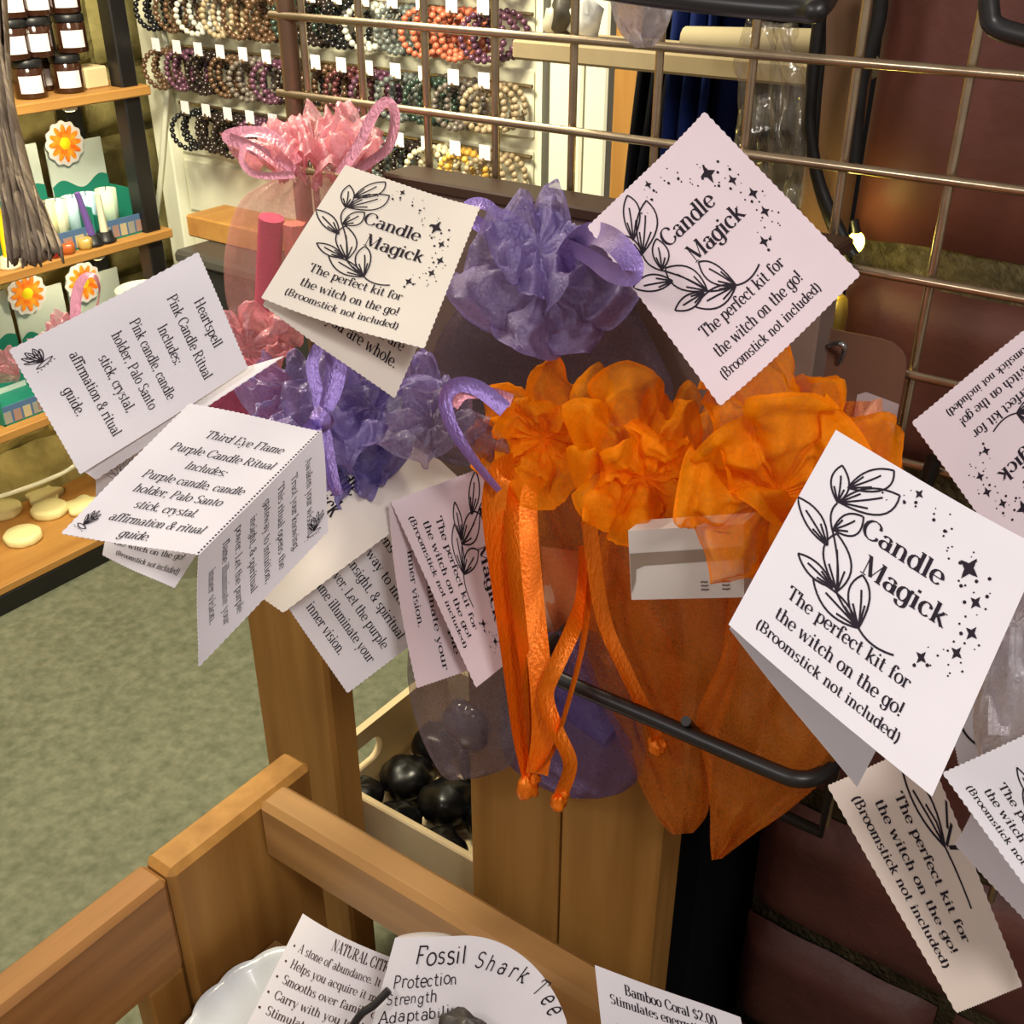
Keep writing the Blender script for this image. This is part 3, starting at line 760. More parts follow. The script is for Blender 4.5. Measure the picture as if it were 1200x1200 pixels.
rows = [(onY(500, 36, 1.74).z, ['black', 'brown', 'clear', 'sand', 'brown', 'brown', 'green', 'dark', 'black', 'clear', 'grey', 'coral', 'coral', 'plum']),
        (onY(500, 116, 1.74).z, ['brown', 'plum', 'dark', 'brown', 'smoke', 'plum', 'dark', 'brown', 'wine', 'plum', 'grey', 'green', 'smoke', 'sand']),
        (onY(500, 194, 1.74).z, [None, 'black', 'dark', 'dark', 'plum', 'wine', 'sand', 'grey', 'smoke', 'grey', 'dark', 'cream', 'amber', 'sand']),
        (onY(500, -44, 1.74).z, ['black', 'clear', 'brown', 'dark', 'dark', 'green', 'dark', 'smoke', 'grey', 'brown', 'coral', 'plum', 'grey', 'wine'])]
rn = random.Random(11)
RN = ['second row', 'third row', 'lowest row', 'topmost row']
for ri, (zc, cols) in enumerate(rows):
    x0, x1 = -2.19, -1.275
    rl = MB(); rl.tube([(x0 - .05, 1.782, zc + .041), (x1 + .05, 1.782, zc + .036)], .004, 8)
    rk = tag(rl.build('peg_rail', M['wire']), 'thin metal peg rail of the %s of bracelets' % RN[ri], 'rail')
    for ci, key in enumerate(cols):
        if key is None: continue
        x = x0 + (x1 - x0) * ci / 13
        pg = MB(); pg.tube([(x, 1.79, zc + .036), (x, 1.70, zc + .036), (x, 1.694, zc + .042)], .0025, 6)
        tg = thing('bracelet_peg', 'metal peg with white price ticket, %s from left in the %s' % (['first', 'second', 'third', 'fourth', 'fifth', 'sixth', 'seventh', 'eighth', 'ninth', 'tenth', 'eleventh', 'twelfth', 'thirteenth', 'fourteenth'][ci], RN[ri]), 'peg', (x, 1.78, zc + .031), 'bracelet pegs')
        pg.build('peg_rod', M['wire'], tg)
        tk = MB(); tk.span((x - .013, 1.699, zc + .039), (x + .013, 1.7, zc + .066)); tk.build('price_ticket', M['paper'], tg)
        k2 = cols[(ci + 1) % 14] or key
        for q in range(4):
            kk = key if q < 3 else (key if rn.random() < .6 else k2)
            ob = bpy.data.objects.new('bead_bracelet', bracelet_mesh(kk)); col.objects.link(ob)
            ob.location = (x + rn.uniform(-.004, .004) + .012 * (q % 2) - .006, 1.706 + .019 * q, zc + rn.uniform(-.002, .002))
            ob.rotation_euler = (rn.uniform(-.1, .1), rn.uniform(0, 6), .35 + rn.uniform(-.25, .25))
            tag(ob, '%s bead bracelet on a peg in the %s of the white panel' % (WORD[kk], RN[ri]), 'bracelet', '%s bracelets, %s' % (WORD[kk], RN[ri]))

# ------------------------------------------------------------------ WIRE GRID AND BASKETS
YG = .82
gw = thing('wire_grid', 'bronze wire grid panel standing between the bracelets and the brick wall', 'grid panel', (-.5, YG, .6))
gx = [k * YG for k in (-1.015, -.925, -.83, -.735, -.637, -.540, -.444, -.347, -.2525, -.157, -.062, .034, .13, .225, .32, .415)]
gz = [k * YG + 1.5 * (1 - YG) for k in (1.459, 1.371, 1.284, 1.1955, 1.107, 1.019, .931, .843)]
zl, zh = .72, 1.56
for x in gx:
    mb = MB(); mb.tube([(x, YG, .70), (x, YG, zh)], .0036, 8); mb.build('vertical_wire', M['wire'], gw, True)
for z in gz:
    mb = MB(); mb.tube([(-.868, YG - .007, z), (.35, YG - .007, z)], .0036, 8); mb.build('horizontal_wire', M['wire'], gw, True)
mb = MB(); mb.tube([(-.853, YG, .60), (-.853, YG, zh)], .0095, 12); mb.build('frame_tube', M['bronze'], gw, True)

bk = thing('wire_basket', 'black wire display arm basket holding the orange pouches', 'basket', (-.30, .72, .70))
zr = .925
mb = MB(); mb.tube(catmull([(-.425, .80, zr), (-.425, .66, zr), (-.417, .632, zr), (-.395, .62, zr), (-.30, .62, zr), (-.21, .62, zr), (-.183, .622, zr + .001), (-.170, .638, zr + .002), (-.168, .67, zr + .004), (-.172, .80, zr + .01)], 8), .0066, 10); mb.build('front_rail', M['black'], bk, True)
mb = MB(); mb.tube([(-.425, YG - .016, zr), (-.425, YG - .016, .706), (-.206, YG - .016, .706), (-.206, YG - .016, .80), (-.175, YG - .016, 1.12)], .006, 8); mb.build('back_frame', M['black'], bk, True)
a = onY(803, 852, .62)
mb = MB(); mb.tube([a + Vector((0, 0, .006)), a + Vector((0, .03, -.03)), (a.x, .80, .74)], .0042, 8); mb.build('cross_wire', M['black'], bk, True)
bu = thing('wire_basket', 'black wire basket rail at the top of the photo above the tags', 'basket', onY(880, 5, .62))
mb = MB(); mb.tube(catmull([onY(640, -22, .63), onY(800, 0, .62), onY(930, 12, .62), onY(962, 8, .62), onY(985, -40, .70)], 8), .006, 10); mb.build('front_rail', M['black'], bu, True)
b3 = thing('wire_basket', 'black wire hook corner at the top right picture edge over the bricks', 'basket', onY(1160, 20, .66))
mb = MB(); mb.tube(catmull([onY(1158, -40, .66), onY(1159, 10, .66), onY(1168, 32, .66), onY(1215, 46, .66)], 8), .0055, 10); mb.build('front_rail', M['black'], b3, True)
# brown hang card and display box on the grid
hc = thing('hang_card', 'brown rounded hang card with a white lower label hooked on the wire grid', 'card', onY(1000, 520, .80))
A, B, C_, D = [onY(x, y, .803) for x, y in ((905, 372), (1067, 404), (1052, 520), (890, 500))]
mb = MB(); e1 = (B - A); e2 = (D - A); f = []
for u, v in [(0, 0), (.80, 0), (.88, .012), (.95, .06), (.985, .12), (1, .2), (1, 1), (0, 1)]: f.append(A + e1 * u + e2 * v)
bk_ = [p + Vector((0, .0015, 0)) for p in f]; mb.add(f, [tuple(range(8))]); mb.add(bk_, [tuple(range(8))]); mb.grid([f + [f[0]], bk_ + [bk_[0]]]); mb.build('card_sheet', mat('kraft_brown', (122, 88, 70), .8, .2, var=.06), hc)
mb = MB(); f = [A + e1 * u + e2 * v + Vector((0, -.001, 0)) for u, v in [(.70, .50), (.76, .46), (1, .50), (1, .98), (.70, .98)]]; mb.add(f, [tuple(range(5))]); mb.build('label', mat('lilac_white', (196, 180, 182), .8, .2), hc)
mb = MB(); mb.tube(catmull([onY(972, 405, .80), onY(982, 402, .79), onY(990, 408, .79), onY(984, 424, .80)], 6), .0022, 7); mb.build('metal_hook', mat('steel_hook', (170, 175, 180), .25, .6, metal=.9), hc, True)
bx_ = thing('shelf_tray', 'dark brown tray behind the purple pouches at the foot of the visible grid', 'tray', (-.5, .775, .95))
a = onY(470, 214, .772); b = onY(845, 268, .772); zt = (a.z + b.z) / 2
mb = MB(); mb.span((-.69, .774, .88), (-.27, .779, zt - .004), bev=.002); mb.span((-.69, .802, .88), (-.27, .807, zt - .004)); mb.span((-.69, .774, .88), (-.27, .807, .885)); mb.build('tray_body', mat('taupe_board', (128, 108, 98), .8, .2, var=.08), bx_)
mb = MB(); mb.span((-.695, .768, zt - .008), (-.265, .812, zt + .003), bev=.002); mb.build('rim', mat('dark_brown_rim', (70, 48, 36), .6, .3), bx_)
# cables and fairy light by the post
for nm, pts, r, lb in (('black_cable', [(968, -30), (958, 40), (950, 110), (949, 150), (960, 215), (986, 275), (1000, 300)], .0055, 'black cable bulging away from the wooden post by the wire grid'),
                       ('black_cable', [(962, -30), (962, 60), (957, 120), (954, 190), (965, 240), (1000, 330)], .004, 'thin black cable running down to the fairy light'),
                       ('black_cable', [(1034, -30), (1030, 20), (1018, 66), (1008, 100), (1000, 190)], .006, 'short black cable between the post and the dark bricks')):
    mb = MB(); mb.tube(catmull([onY(x, y, .885 + .02 * (r < .005)) for x, y in pts], 8), r, 8); tag(mb.build(nm, M['cable'], smooth=True), lb, 'cable')
o = thing('fairy_light', 'tiny glowing yellow fairy light bulb below the black cable', 'light', onY(1003, 290, .90))
c0 = onY(1003, 284, .90); mb = MB(); mb.blob(c0, (.007, .007, .009), 8); mb.build('bulb', mat('lit_bulb', (255, 236, 90), .4, emit=((255, 226, 70), 22)), o, True)
mb = MB(); mb.tube([c0 + Vector((0, 0, .006)), c0 + Vector((-.004, 0, .018))], .0035, 8); mb.build('socket', M['cable'], o, True)
l = bpy.data.lights.new('bulb_light', 'POINT'); l.energy = .35; l.color = (1, .85, .25); l.shadow_soft_size = .01
lo = bpy.data.objects.new('bulb_light', l); col.objects.link(lo); lo.location = c0 + Vector((-.012, -.016, .004))
p = onY(976, 365, .90); mb = MB(); mb.lathe([(0, -.03), (.011, -.028), (.013, 0), (.011, .012), (.006, .016), (0, .017)], p, 16)
tag(mb.build('brass_knob', mat('brass', (190, 160, 70), .35, .6, metal=.7), smooth=True), 'small brass coloured knob above the brown hang card', 'knob')
# clear film bag, beige shelf, blue clothes behind the grid
o = thing('clear_bag', 'crumpled clear film bag hanging behind the wire grid by the post', 'bag', onY(905, 200, .86))
mb = MB(); P = []
for i in range(25):
    row = []
    for j in range(33):
        u, v = i / 24, j / 32; q = onY(906 - 4 * v + (u - .5) * (44 + 34 * min(1, v * 4)), 22 + 215 * v + 8 * u, .855)
        row.append(q + Vector((0, .014 * noise.noise(Vector((u * 7, v * 4, 1))) + .006 * abs(noise.noise(Vector((u * 15, v * 7, 5)))), 0)))
    P.append(row)
mb.grid(P); s_ = mb.build('film', M['clear'], o, True); md = s_.modifiers.new('thick', 'SOLIDIFY'); md.thickness = .006
ys = 1.12
a = onY(640, 40, ys); b = onY(912, 84, ys)
o = thing('cardboard_shelf', 'beige cardboard shelf ledge behind the wire grid at the top centre', 'shelf', ((a.x + b.x) / 2, ys + .05, b.z))
mb = MB(); mb.span((-.80, ys, onY(770, 86, ys).z), (-.40, ys + .10, onY(770, 60, ys).z), bev=.003); mb.build('ledge', mat('beige_card', (176, 158, 122), .75, .2, var=.05), o)
mb = MB(); p = onY(803, 46, ys - .06); q = onY(960, 50, ys - .06); mb.tube([p, q], .012, 12); mb.build('rolled_front', mat('pale_card_roll', (206, 190, 148), .7, .2), o, True)
for (x, y, w_, h_, rgb, lb) in ((662, 22, .03, .05, (66, 60, 48), 'dark small figurine on the beige ledge at the top centre'), (686, 20, .035, .045, (206, 206, 200), 'white small parcel on the beige ledge at the top centre'), (648, 26, .022, .035, (190, 186, 168), 'small pale stone on the beige ledge by the panel edge')):
    p = onY(x, y, ys + .05); mb = MB(); mb.blob((p.x, p.y, onY(770, 60, ys).z + h_ / 2 - .002), (w_ / 2, w_ / 2, h_ / 2), 8, x, .5)
    tag(mb.build('ornament', mat('ornament_%d' % x, rgb, .5, var=.2), smooth=True), lb, 'ornament')
o = thing('hanging_garments', 'deep blue and black garments hanging behind the wire grid', 'clothes', (-.62, 1.3, .6))
for nm, xa, xb, rgb, yy, ph in (('blue_garment', 782, 838, (22, 38, 92), 1.26, 0), ('blue_garment', 815, 880, (18, 30, 78), 1.32, 2), ('black_garment', 755, 800, (12, 12, 16), 1.30, 1), ('black_garment', 860, 950, (14, 14, 18), 1.36, 3)):
    mb = MB(); P = []
    for i in range(37):
        row = []
        for j in range(20):
            u, v = i / 36, j / 19; q = onY(xa + (xb - xa) * u, -30, yy); z = 1.62 - .95 * v
            row.append((q.x + .01 * math.sin(6 * v + ph), yy + .018 * math.sin(u * 17 + ph + 2 * v) + .012 * noise.noise(Vector((u * 4, v * 5, ph))), z))
        P.append(row)
    mb.grid(P); g_ = mb.build(nm, mat('garment_%d' % rgb[2], rgb, .85, .15, var=.3, scale=10), o, True); md = g_.modifiers.new('thick', 'SOLIDIFY'); md.thickness = .004
o = thing('stock_rack', 'dark rack of grey folded stock beside the orange wood board', 'rack', (onY(766, 100, 1.4).x, 1.42, 0))
p = onY(766, 78, 1.4); mb = MB(); mb.span((p.x - .022, 1.45, 0), (p.x + .032, 1.47, 1.5), bev=.002); mb.build('back_board', M['dark'], o)
for k in range(5):
    p = onY(766, 78 + k * 18, 1.4); mb = MB(); mb.span((p.x - .02, 1.4, p.z - .006), (p.x + .03, 1.45, p.z + .004), bev=.002); mb.build('folded_stock', mat('grey_stock', (70, 76, 80), .5), o)

# ------------------------------------------------------------------ WOODEN STAND, TRAY, CRATE
st = thing('wooden_stand', 'pine display stand with two uprights behind the crate', 'stand', (-.6, .74, 0))
mb = MB(); mb.span((-.918, .72, 0), (-.784, .765, .86), bev=.005); mb.build('post', M['woodz'], st)
for xa, xb in ((-.572, -.4535), (-.4505, -.334)):
    mb = MB(); mb.span((xa, .72, 0), (xb, .77, .87), bev=.003); mb.build('post', M['woodz'], st)
mb = MB(); mb.span((-.93, .774, .295), (-.57, 1.10, .325), bev=.003); mb.build('shelf_board', M['woodx'], st)
for xx, yy in ((-.915, 1.08), (-.59, 1.08), (-.59, .79)):
    mb = MB(); mb.span((xx - .015, yy - .015, 0), (xx + .015, yy + .015, .295), bev=.003); mb.build('leg', M['woodz'], st)
# cream tray with a slot handle and dark stones
tr = thing('wooden_tray', 'cream wooden tray with a slot handle standing behind the crate rail', 'tray', (-.74, .9, .326))
x0, x1, y0, y1, zb, zt = -.905, -.585, .776, 1.08, .326, .437
mb = MB(); mb.span((x0, y0, zb), (x1, y0 + .011, zt), bev=.002); mb.build('front_board', M['cream'], tr)
mb = MB(); mb.span((x0, y1 - .011, zb), (x1, y1, zt), bev=.002); mb.build('back_board', M['cream'], tr)
mb = MB(); mb.span((x1 - .011, y0 + .011, zb), (x1, y1 - .011, zt), bev=.002); mb.build('end_board', M['cream'], tr)
mb = MB(); mb.span((x0 + .012, y0 + .011, zb), (x1 - .011, y1 - .011, zb + .006)); mb.build('bottom_board', M['cream'], tr)


def slot_board(X0, X1, ya, yb, za, zb_, hy, hz, hw, hh):
    m = MB(); n = 48
    def ring(X, inner):
        out = []
        for k in range(n):
            a = 2 * math.pi * k / n; c, s_ = math.cos(a), math.sin(a)
            if inner:
                out.append((X, hy + (hw / 2 - hh / 2) * (1 if c > 0 else -1) + hh / 2 * c, hz + hh / 2 * s_))
            else:
                Yh, Zh = (yb - ya) / 2, (zb_ - za) / 2; q = 1 / max(abs(c), abs(s_))
                out.append((X, (ya + yb) / 2 + Yh * c * q, (za + zb_) / 2 + Zh * s_ * q))
        return out
    A_, B_, C2, D2 = ring(X1, False), ring(X1, True), ring(X0, False), ring(X0, True)
    for p, q in ((A_, B_), (B_, D2), (D2, C2), (C2, A_)): m.grid([p + [p[0]], q + [q[0]]])
    return m


slot_board(x0, x0 + .012, y0 + .011, y1 - .011, zb, zt, .862, .388, .11, .042).build('handle_board', M['cream'], tr)
rn = random.Random(3); sm = mat('black_glass_stone', (12, 11, 12), .3, .3)
si = 0
WHERE = ['in the left front corner of the cream tray', 'beside the front rim of the cream tray', 'near the slot handle of the cream tray', 'in the middle of the cream tray', 'behind the middle of the cream tray', 'in the right front of the cream tray', 'in the far left corner of the cream tray', 'under the lilac pouch bottom', 'by the back board of the cream tray']
for x, y, r in ((-.86, .83, .036), (-.785, .825, .036), (-.83, .90, .040), (-.75, .895, .042), (-.68, .91, .042), (-.705, .825, .034), (-.84, .985, .040), (-.635, .835, .032), (-.75, .985, .042)):
    mb = MB(); mb.blob((x, y, zb + .008 + r * .75), (r, r, r * .75), 12, si, .2); tag(mb.build('tumbled_stone', sm, smooth=True), 'glossy black tumbled stone ' + WHERE[si], 'stone', 'black tumbled stones in the cream tray'); si += 1

cr = thing('wooden_crate', 'brown wooden crate with wide corner board in the bottom left foreground', 'crate', (-.5, .4, .05))
ztop = .642
mb = MB(); mb.span((-.770, -.2, .512), (-.729, .432, ztop), bev=.006); mb.build('side_rail', M['woody'], cr)
mb = MB(); mb.span((-.772, .434, .05), (-.729, .634, ztop + .002), bev=.007); mb.build('corner_board', M['woodz'], cr)
mb = MB(); mb.span((-.762, .385, .05), (-.732, .430, .51), bev=.003); mb.build('corner_board', M['woodz'], cr)
mb = MB(); mb.span((-.728, .550, .572), (.25, .590, .652), bev=.007); mb.build('back_rail', M['woodx'], cr)
mb = MB(); mb.span((-.728, .555, .05), (.25, .583, .25), bev=.004); mb.build('lower_back_board', M['woodx'], cr)
mb = MB(); mb.span((-.728, -.2, .425), (.25, .548, .44), bev=.002); mb.build('shelf_bottom', M['woodx'], cr)
# plate and cards in the crate
pc = onZ(352, 1222, .50)
mb = MB(); wob = lambda a, z: 1 + (.035 * abs(math.sin(9 * a)) if z > .02 else 0)
mb.lathe([(0, 0), (.045, 0), (.05, .004), (.085, .022), (.115, .045), (.122, .055), (.120, .058), (.112, .050), (.083, .028), (.05, .010), (0, .008)], (pc.x, pc.y, .441), 108, wob=wob)
tag(mb.build('scalloped_plate', M['plate'], smooth=True), 'white scalloped porcelain plate in the crate behind the citrine card', 'plate')
o = thing('info_card', 'printed NATURAL CITRINE card leaning on the white plate', 'card', at(345, 1240, .93))
ct = [('NATURAL CITRINE', .36, .10, .60, .095, 1.3), ('• A stone of abundance. It may', .05, .20, .92, .072, .95), ('• Helps you acquire it more', .04, .30, .90, .072, .95), ('• Smooths over family or', .03, .40, .88, .072, .95), ('• Carry with you to the', .02, .50, .86, .072, .95), ('• Stimulates creative', .01, .60, .80, .072, .95)]
panel(quad([(350, 1073), (478, 1134), (420, 1310), (256, 1262)], [.97, .95, .93, .95]), curl=-.012, pink='', text=ct, inkm=1).build('card_sheet', [M['paper'], M['brownink']], o)
o = thing('info_card', 'handwritten Fossil Shark card with rounded top right edge, standing in the crate', 'card', at(530, 1250, .86))


def arc_cut(u, v):
    v0 = 0 if u < .40 else 1 - math.sqrt(max(0, 1 - ((u - .40) / .60) ** 2))
    return v0 * .85 + v * (1 - v0 * .85)


ft = [('Fossil', .15, .20, .30, .17, 1)] + [(c_, u_, v_, .05 if c_ != 'r' else .04, .14, 1, r_) for c_, u_, v_, r_ in (('S', .49, .235, .25), ('h', .55, .26, .32), ('a', .615, .285, .38), ('r', .675, .315, .42), ('k', .72, .345, .5), ('T', .80, .43, .7), ('e', .845, .50, .85), ('e', .875, .57, 1.0))]
ft += [('Protection', .06, .37, .36, .12, 1, -.06), ('Strength', .05, .49, .27, .11, 1, -.06), ('Adaptability', .03, .62, .44, .11, 1, -.08), ('Luck', .10, .74, .2, .1, 1)]
panel(quad([(463, 1099), (662, 1092), (672, 1255), (420, 1262)], [.88, .85, .84, .87]), pink='', text=(), extra=(), cut=arc_cut, curl=0).build('card_sheet', [M['paper'], M['ink']], o)
panel_txt = panel(quad([(463, 1099), (662, 1092), (672, 1255), (420, 1262)], [.8797, .8497, .8397, .8697]), pink='', text=ft, mono=True)
tx = MB(); vi = [i for i, m_ in enumerate(panel_txt.m) if m_ == 1]
tx.v = panel_txt.v; tx.f = [panel_txt.f[i] for i in vi]; tx.m = [0] * len(vi)
used = sorted({i for f_ in tx.f for i in f_}); rm = {a_: b_ for b_, a_ in enumerate(used)}; tx.v = [tx.v[i] for i in used]; tx.f = [tuple(rm[i] for i in f_) for f_ in tx.f]
tx.build('handwriting', M['ink'], o)
P = []
for i in range(17):
    t = i / 16; x = 464 + 66 * t; P.append([at(x, 1099 - 2 * t, .88), at(x, 1099 - 2 * t - 6 * math.sin(math.pi * t) ** .6, .888), at(x, 1101 - 2 * t, .893)])
mb = MB(); mb.grid(P); mb.build('curled_edge', M['paper'], o, True)
o = thing('info_card', 'printed Bamboo Coral price card at the bottom of the crate rail', 'card', at(780, 1260, .80))
panel(quad([(697, 1131), (868, 1193), (898, 1330), (712, 1268)], .80), pink='', text=[('Bamboo Coral $2.00', .19, .16, .63, .12, 1.3), ('Stimulates energetic pursuit', .08, .28, .86, .11, 1.2), ('of goals', .41, .41, .24, .11, 1.2), ('Protects from harm', .10, .53, .60, .11, 1.2)]).build('card_sheet', [M['paper'], M['ink']], o)
mb = MB(); mb.tube(catmull([at(456, 1160, .862), at(438, 1178, .86), at(422, 1190, .86), at(408, 1215, .865), at(400, 1260, .88)], 8), .0032, 8)
tag(mb.build('wire_clip', M['black'], smooth=True), 'black wire clip between the citrine card and the handwritten card', 'clip')
mb = MB(); mb.blob(at(548, 1212, .83), (.022, .012, .018), 12, 3, .5); tag(mb.build('shark_tooth', mat('fossil_grey', (66, 60, 58), .4, .5, var=.4, scale=60), smooth=True), 'dark fossil shark tooth in front of the handwritten card', 'fossil')


# ------------------------------------------------------------------ ORGANZA POUCHES
def body_mb(rows, Y, thick, seed=0, pleats=9, crump=.006, tip=0.0):
    """pouch: rows of left/right outline points (px) at distance Y, two puffed sheets gathered at the first row"""
    n = len(rows); Ys = Y if isinstance(Y, (list, tuple)) else [Y] * n
    Lp = catmull([onY(r[0], r[1], yy) for r, yy in zip(rows, Ys)], 7); Rp = catmull([onY(r[2], r[3], yy) for r, yy in zip(rows, Ys)], 7)
    mb = MB(); m = len(Lp); nj = 26; P = []
    for i in range(m):
        s = i / (m - 1); row = []
        th = thick * (math.sin(math.pi * min(1, .12 + .88 * s)) ** .8 * (1 - .3 * s) + .10 * (1 - s))
        ct = (Lp[i] + Rp[i]) / 2; vd = (CAM - ct).normalized()
        for j in range(2 * nj + 1):
            a = math.pi * j / nj; u = -math.cos(a) if j <= nj else -math.cos(2 * math.pi - a)
            sg = 1 if j <= nj else -1
            p = Lp[i].lerp(Rp[i], u / 2 + .5)
            dep = th * sg * math.sqrt(max(0, 1 - u * u)) + 0
            q = Vector((u * 2.6 + seed * 3.1, s * 3.2, sg * 2 + seed))
            cz = crump * (noise.noise(q) + .8 * (abs(noise.noise(q * 2.3)) - .25)) * min(1, s * 4) * (1 - u * u) ** .5
            pl = .0065 * math.cos(a * pleats + seed) * math.exp(-s * 2.2)
            row.append(p + vd * (dep + cz * 2 + pl) + (Rp[i] - Lp[i]).normalized() * (.4 * cz))
        P.append(row)
    mb.grid(P)
    return mb


def ruffle_mb(c, rx, ry, H, k=8, seed=0, ax=None, layer=1.0, roll=0.0, amp=.22, droop=0.0, a0=0.0, a1=2 * math.pi, fold=1.05, crease=.55):
    """gathered top of a pouch: pleated flare about the cinched neck c"""
    ax = (Vector(ax) if ax else -FW).normalized()
    e1 = (RT - ax * RT.dot(ax)).normalized(); e2 = ax.cross(e1)
    if e2.dot(UP) < 0: e2 = -e2
    cr_, sr_ = math.cos(roll), math.sin(roll); e1, e2 = e1 * cr_ + e2 * sr_, e2 * cr_ - e1 * sr_
    rn = random.Random(seed); f1, f2, f3, f4 = [rn.uniform(0, 6.28) for _ in range(4)]
    nt, ns = 216, 18; P = []
    for i in range(nt + 1):
        t = a0 + (a1 - a0) * i / nt; row = []
        ph = k * t + f1 + .8 * math.sin(t + f3) + .5 * math.sin(2 * t + f2)
        w1 = .35 * math.cos(ph) + .65 * (1 - 2 * abs(math.sin(ph / 2)) ** .85); w5 = math.cos(3 * k * t + f4)
        for j in range(ns + 1):
            s = j / ns
            th = t + fold * s ** .8 * math.sin(ph) / k
            r = s ** .8 * (1 + amp * (.5 * math.cos(2 * t + f3) + .4 * math.cos(3 * t + f2) + .35 * w1 * s)) * layer
            nz = noise.noise(Vector((math.cos(t) * 2.6 * s + seed, math.sin(t) * 2.6 * s, s * 2)))
            nz2 = noise.noise(Vector((math.cos(t) * 7 * s + seed, math.sin(t) * 7 * s, 4 + s)))
            q3 = Vector((math.cos(t) * 4.2 * s + seed * 1.7, math.sin(t) * 4.2 * s, .5 * s + seed))
            rid = .35 - abs(noise.noise(q3 * .8)) * 1.5; rid2 = .3 - abs(noise.noise(q3 * 2.3)) * 1.3
            r *= 1 + .16 * s * noise.noise(Vector((math.cos(t) * 1.9 + seed, math.sin(t) * 1.9, 7)))
            th += .26 * s * noise.noise(q3 * .8 + Vector((9, 0, 0)))
            hh = H * (.35 * math.sin(2.6 * s) + s * .50 * w1 + .05 * w5 * math.sin(math.pi * min(1, s * 1.2)) + .45 * nz + crease * (.9 * rid + .25 * rid2) * min(1, s * 2.5)) - droop * s * s
            row.append(c + e1 * (math.cos(th) * r * rx) + e2 * (math.sin(th) * r * ry) + ax * hh - UP * (.25 * droop * s * s))
        P.append(row)
    mb = MB(); mb.grid(P); hem = MB(); hem.grid([[r[-2] + (r[-1] - r[-2]) * q + ax * .0005 for q in (.55, 1.04)] for r in P]); mb.hem = hem
    return mb


def ribbon_mb(pts, wd, twist=0.0, n=10, facing=0.0, seed=0):
    path = catmull(pts, n); P = []; N = len(path)
    for i, p in enumerate(path):
        t = (path[min(i + 1, N - 1)] - path[max(i - 1, 0)]).normalized()
        vd = (CAM - p).normalized(); s = t.cross(vd).normalized(); nn = s.cross(t)
        a = facing + twist * i / (N - 1); q = s * math.cos(a) + nn * math.sin(a); b = t.cross(q)
        P.append([p + q * (wd / 2 * u) + b * (wd * .10 * (1 - u * u)) for u in (-1, -.5, 0, .5, 1)])
    mb = MB(); mb.grid(P); mb.grid([[p + (CAM - p).normalized() * -.0007 for p in r[::-1]] for r in P])
    return mb


def pxs(pts, d): return [at(x, y, d if not isinstance(d, (list, tuple)) else d[i]) for i, (x, y) in enumerate(pts)]


def sub(root, mb, name, m, smooth=True):
    o_ = mb.build(name, m, root, smooth)
    if hasattr(mb, 'hem'): mb.hem.build('hem', m, o_, smooth)
    return o_


# orange pouches
o = thing('organza_pouch', 'orange organza pouch at the left of three, with long satin cords hanging down', 'pouch', onY(690, 930, .70), 'orange organza pouches')
cA = onY(636, 515, .655)
sub(o, body_mb([(618, 560, 668, 560), (612, 620, 700, 610), (622, 690, 745, 680), (655, 760, 790, 760), (690, 830, 800, 830), (740, 900, 800, 900)], .70, .030, 1, crump=.012), 'pouch_body', M['orange_body'])
sub(o, ruffle_mb(cA, .060, .056, .030, 8, 21, ax=(-FW + UP * .5 - RT * .2), amp=.24), 'gathered_top', M['orange'])
sub(o, ruffle_mb(cA - FW * .012, .036, .034, .030, 7, 23, ax=(-FW - UP * .35), amp=.3, layer=1), 'gathered_top', M['orange'])
dA = .80
cords = [([(604, 545), (586, 556), (579, 600), (590, 690), (603, 790), (612, 860), (622, 908)], .021, .3, [.60, .58, .572, .57, .57, .57, .565]), ([(608, 552), (600, 590), (602, 660), (611, 740), (621, 830), (626, 908)], .017, .7, [.62, .59, .57, .568, .565, .565]),
         ([(618, 560), (618, 620), (626, 720), (634, 800), (636, 860), (629, 908)], .019, -.35, [.665, .635, .59, .57, .565, .56]), ([(688, 640), (684, 700), (670, 740), (652, 780), (640, 815), (652, 855), (668, 895), (656, 935)], .015, .3, [.665, .64, .60, .575, .565, .56, .56, .562]),
         ([(692, 650), (690, 700), (682, 760), (664, 830), (648, 880), (630, 906)], .008, .8, [.665, .64, .60, .57, .56, .56])]
for i, (pt, wd, fc, ys_) in enumerate(cords): sub(o, ribbon_mb([onY(x, y, q) for (x, y), q in zip(pt, ys_)], wd * .95, .4, 10, fc), 'satin_cord', M['orange_satin'])
for x, y, r in ((618, 922, .008), (655, 940, .0065)):
    mb = MB(); q = onY(x, y, .562); mb.blob(q, (r, r, r * 1.4), 10, x, .6); mb.blob(q + RT * .004 + UP * .008, (r * .8, r * .8, r), 8, y, .6); sub(o, mb, 'cord_knot', M['orange_satin'])
o = thing('organza_pouch', 'orange organza pouch in the middle of three, white box showing at its front', 'pouch', onY(770, 975, .69), 'orange organza pouches')
cB = onY(752, 545, .63)
sub(o, body_mb([(715, 600, 790, 600), (690, 660, 850, 640), (672, 730, 868, 720), (690, 790, 860, 800), (722, 860, 838, 880), (765, 950, 830, 950), (788, 978, 812, 976)], .675, .034, 5, crump=.015), 'pouch_body', M['orange_body'])
sub(o, ruffle_mb(cB, .060, .062, .032, 8, 31, ax=(-FW + UP * .35), amp=.24), 'gathered_top', M['orange'])
sub(o, ruffle_mb(cB - FW * .014 - UP * .01, .044, .036, .032, 7, 37, ax=(-FW - UP * .5 + RT * .1), amp=.22), 'gathered_top', M['orange'])
sub(o, ruffle_mb(onY(800, 520, .665), .034, .050, .018, 8, 39, ax=(-FW + UP * .9), amp=.22), 'gathered_top', M['orange'])
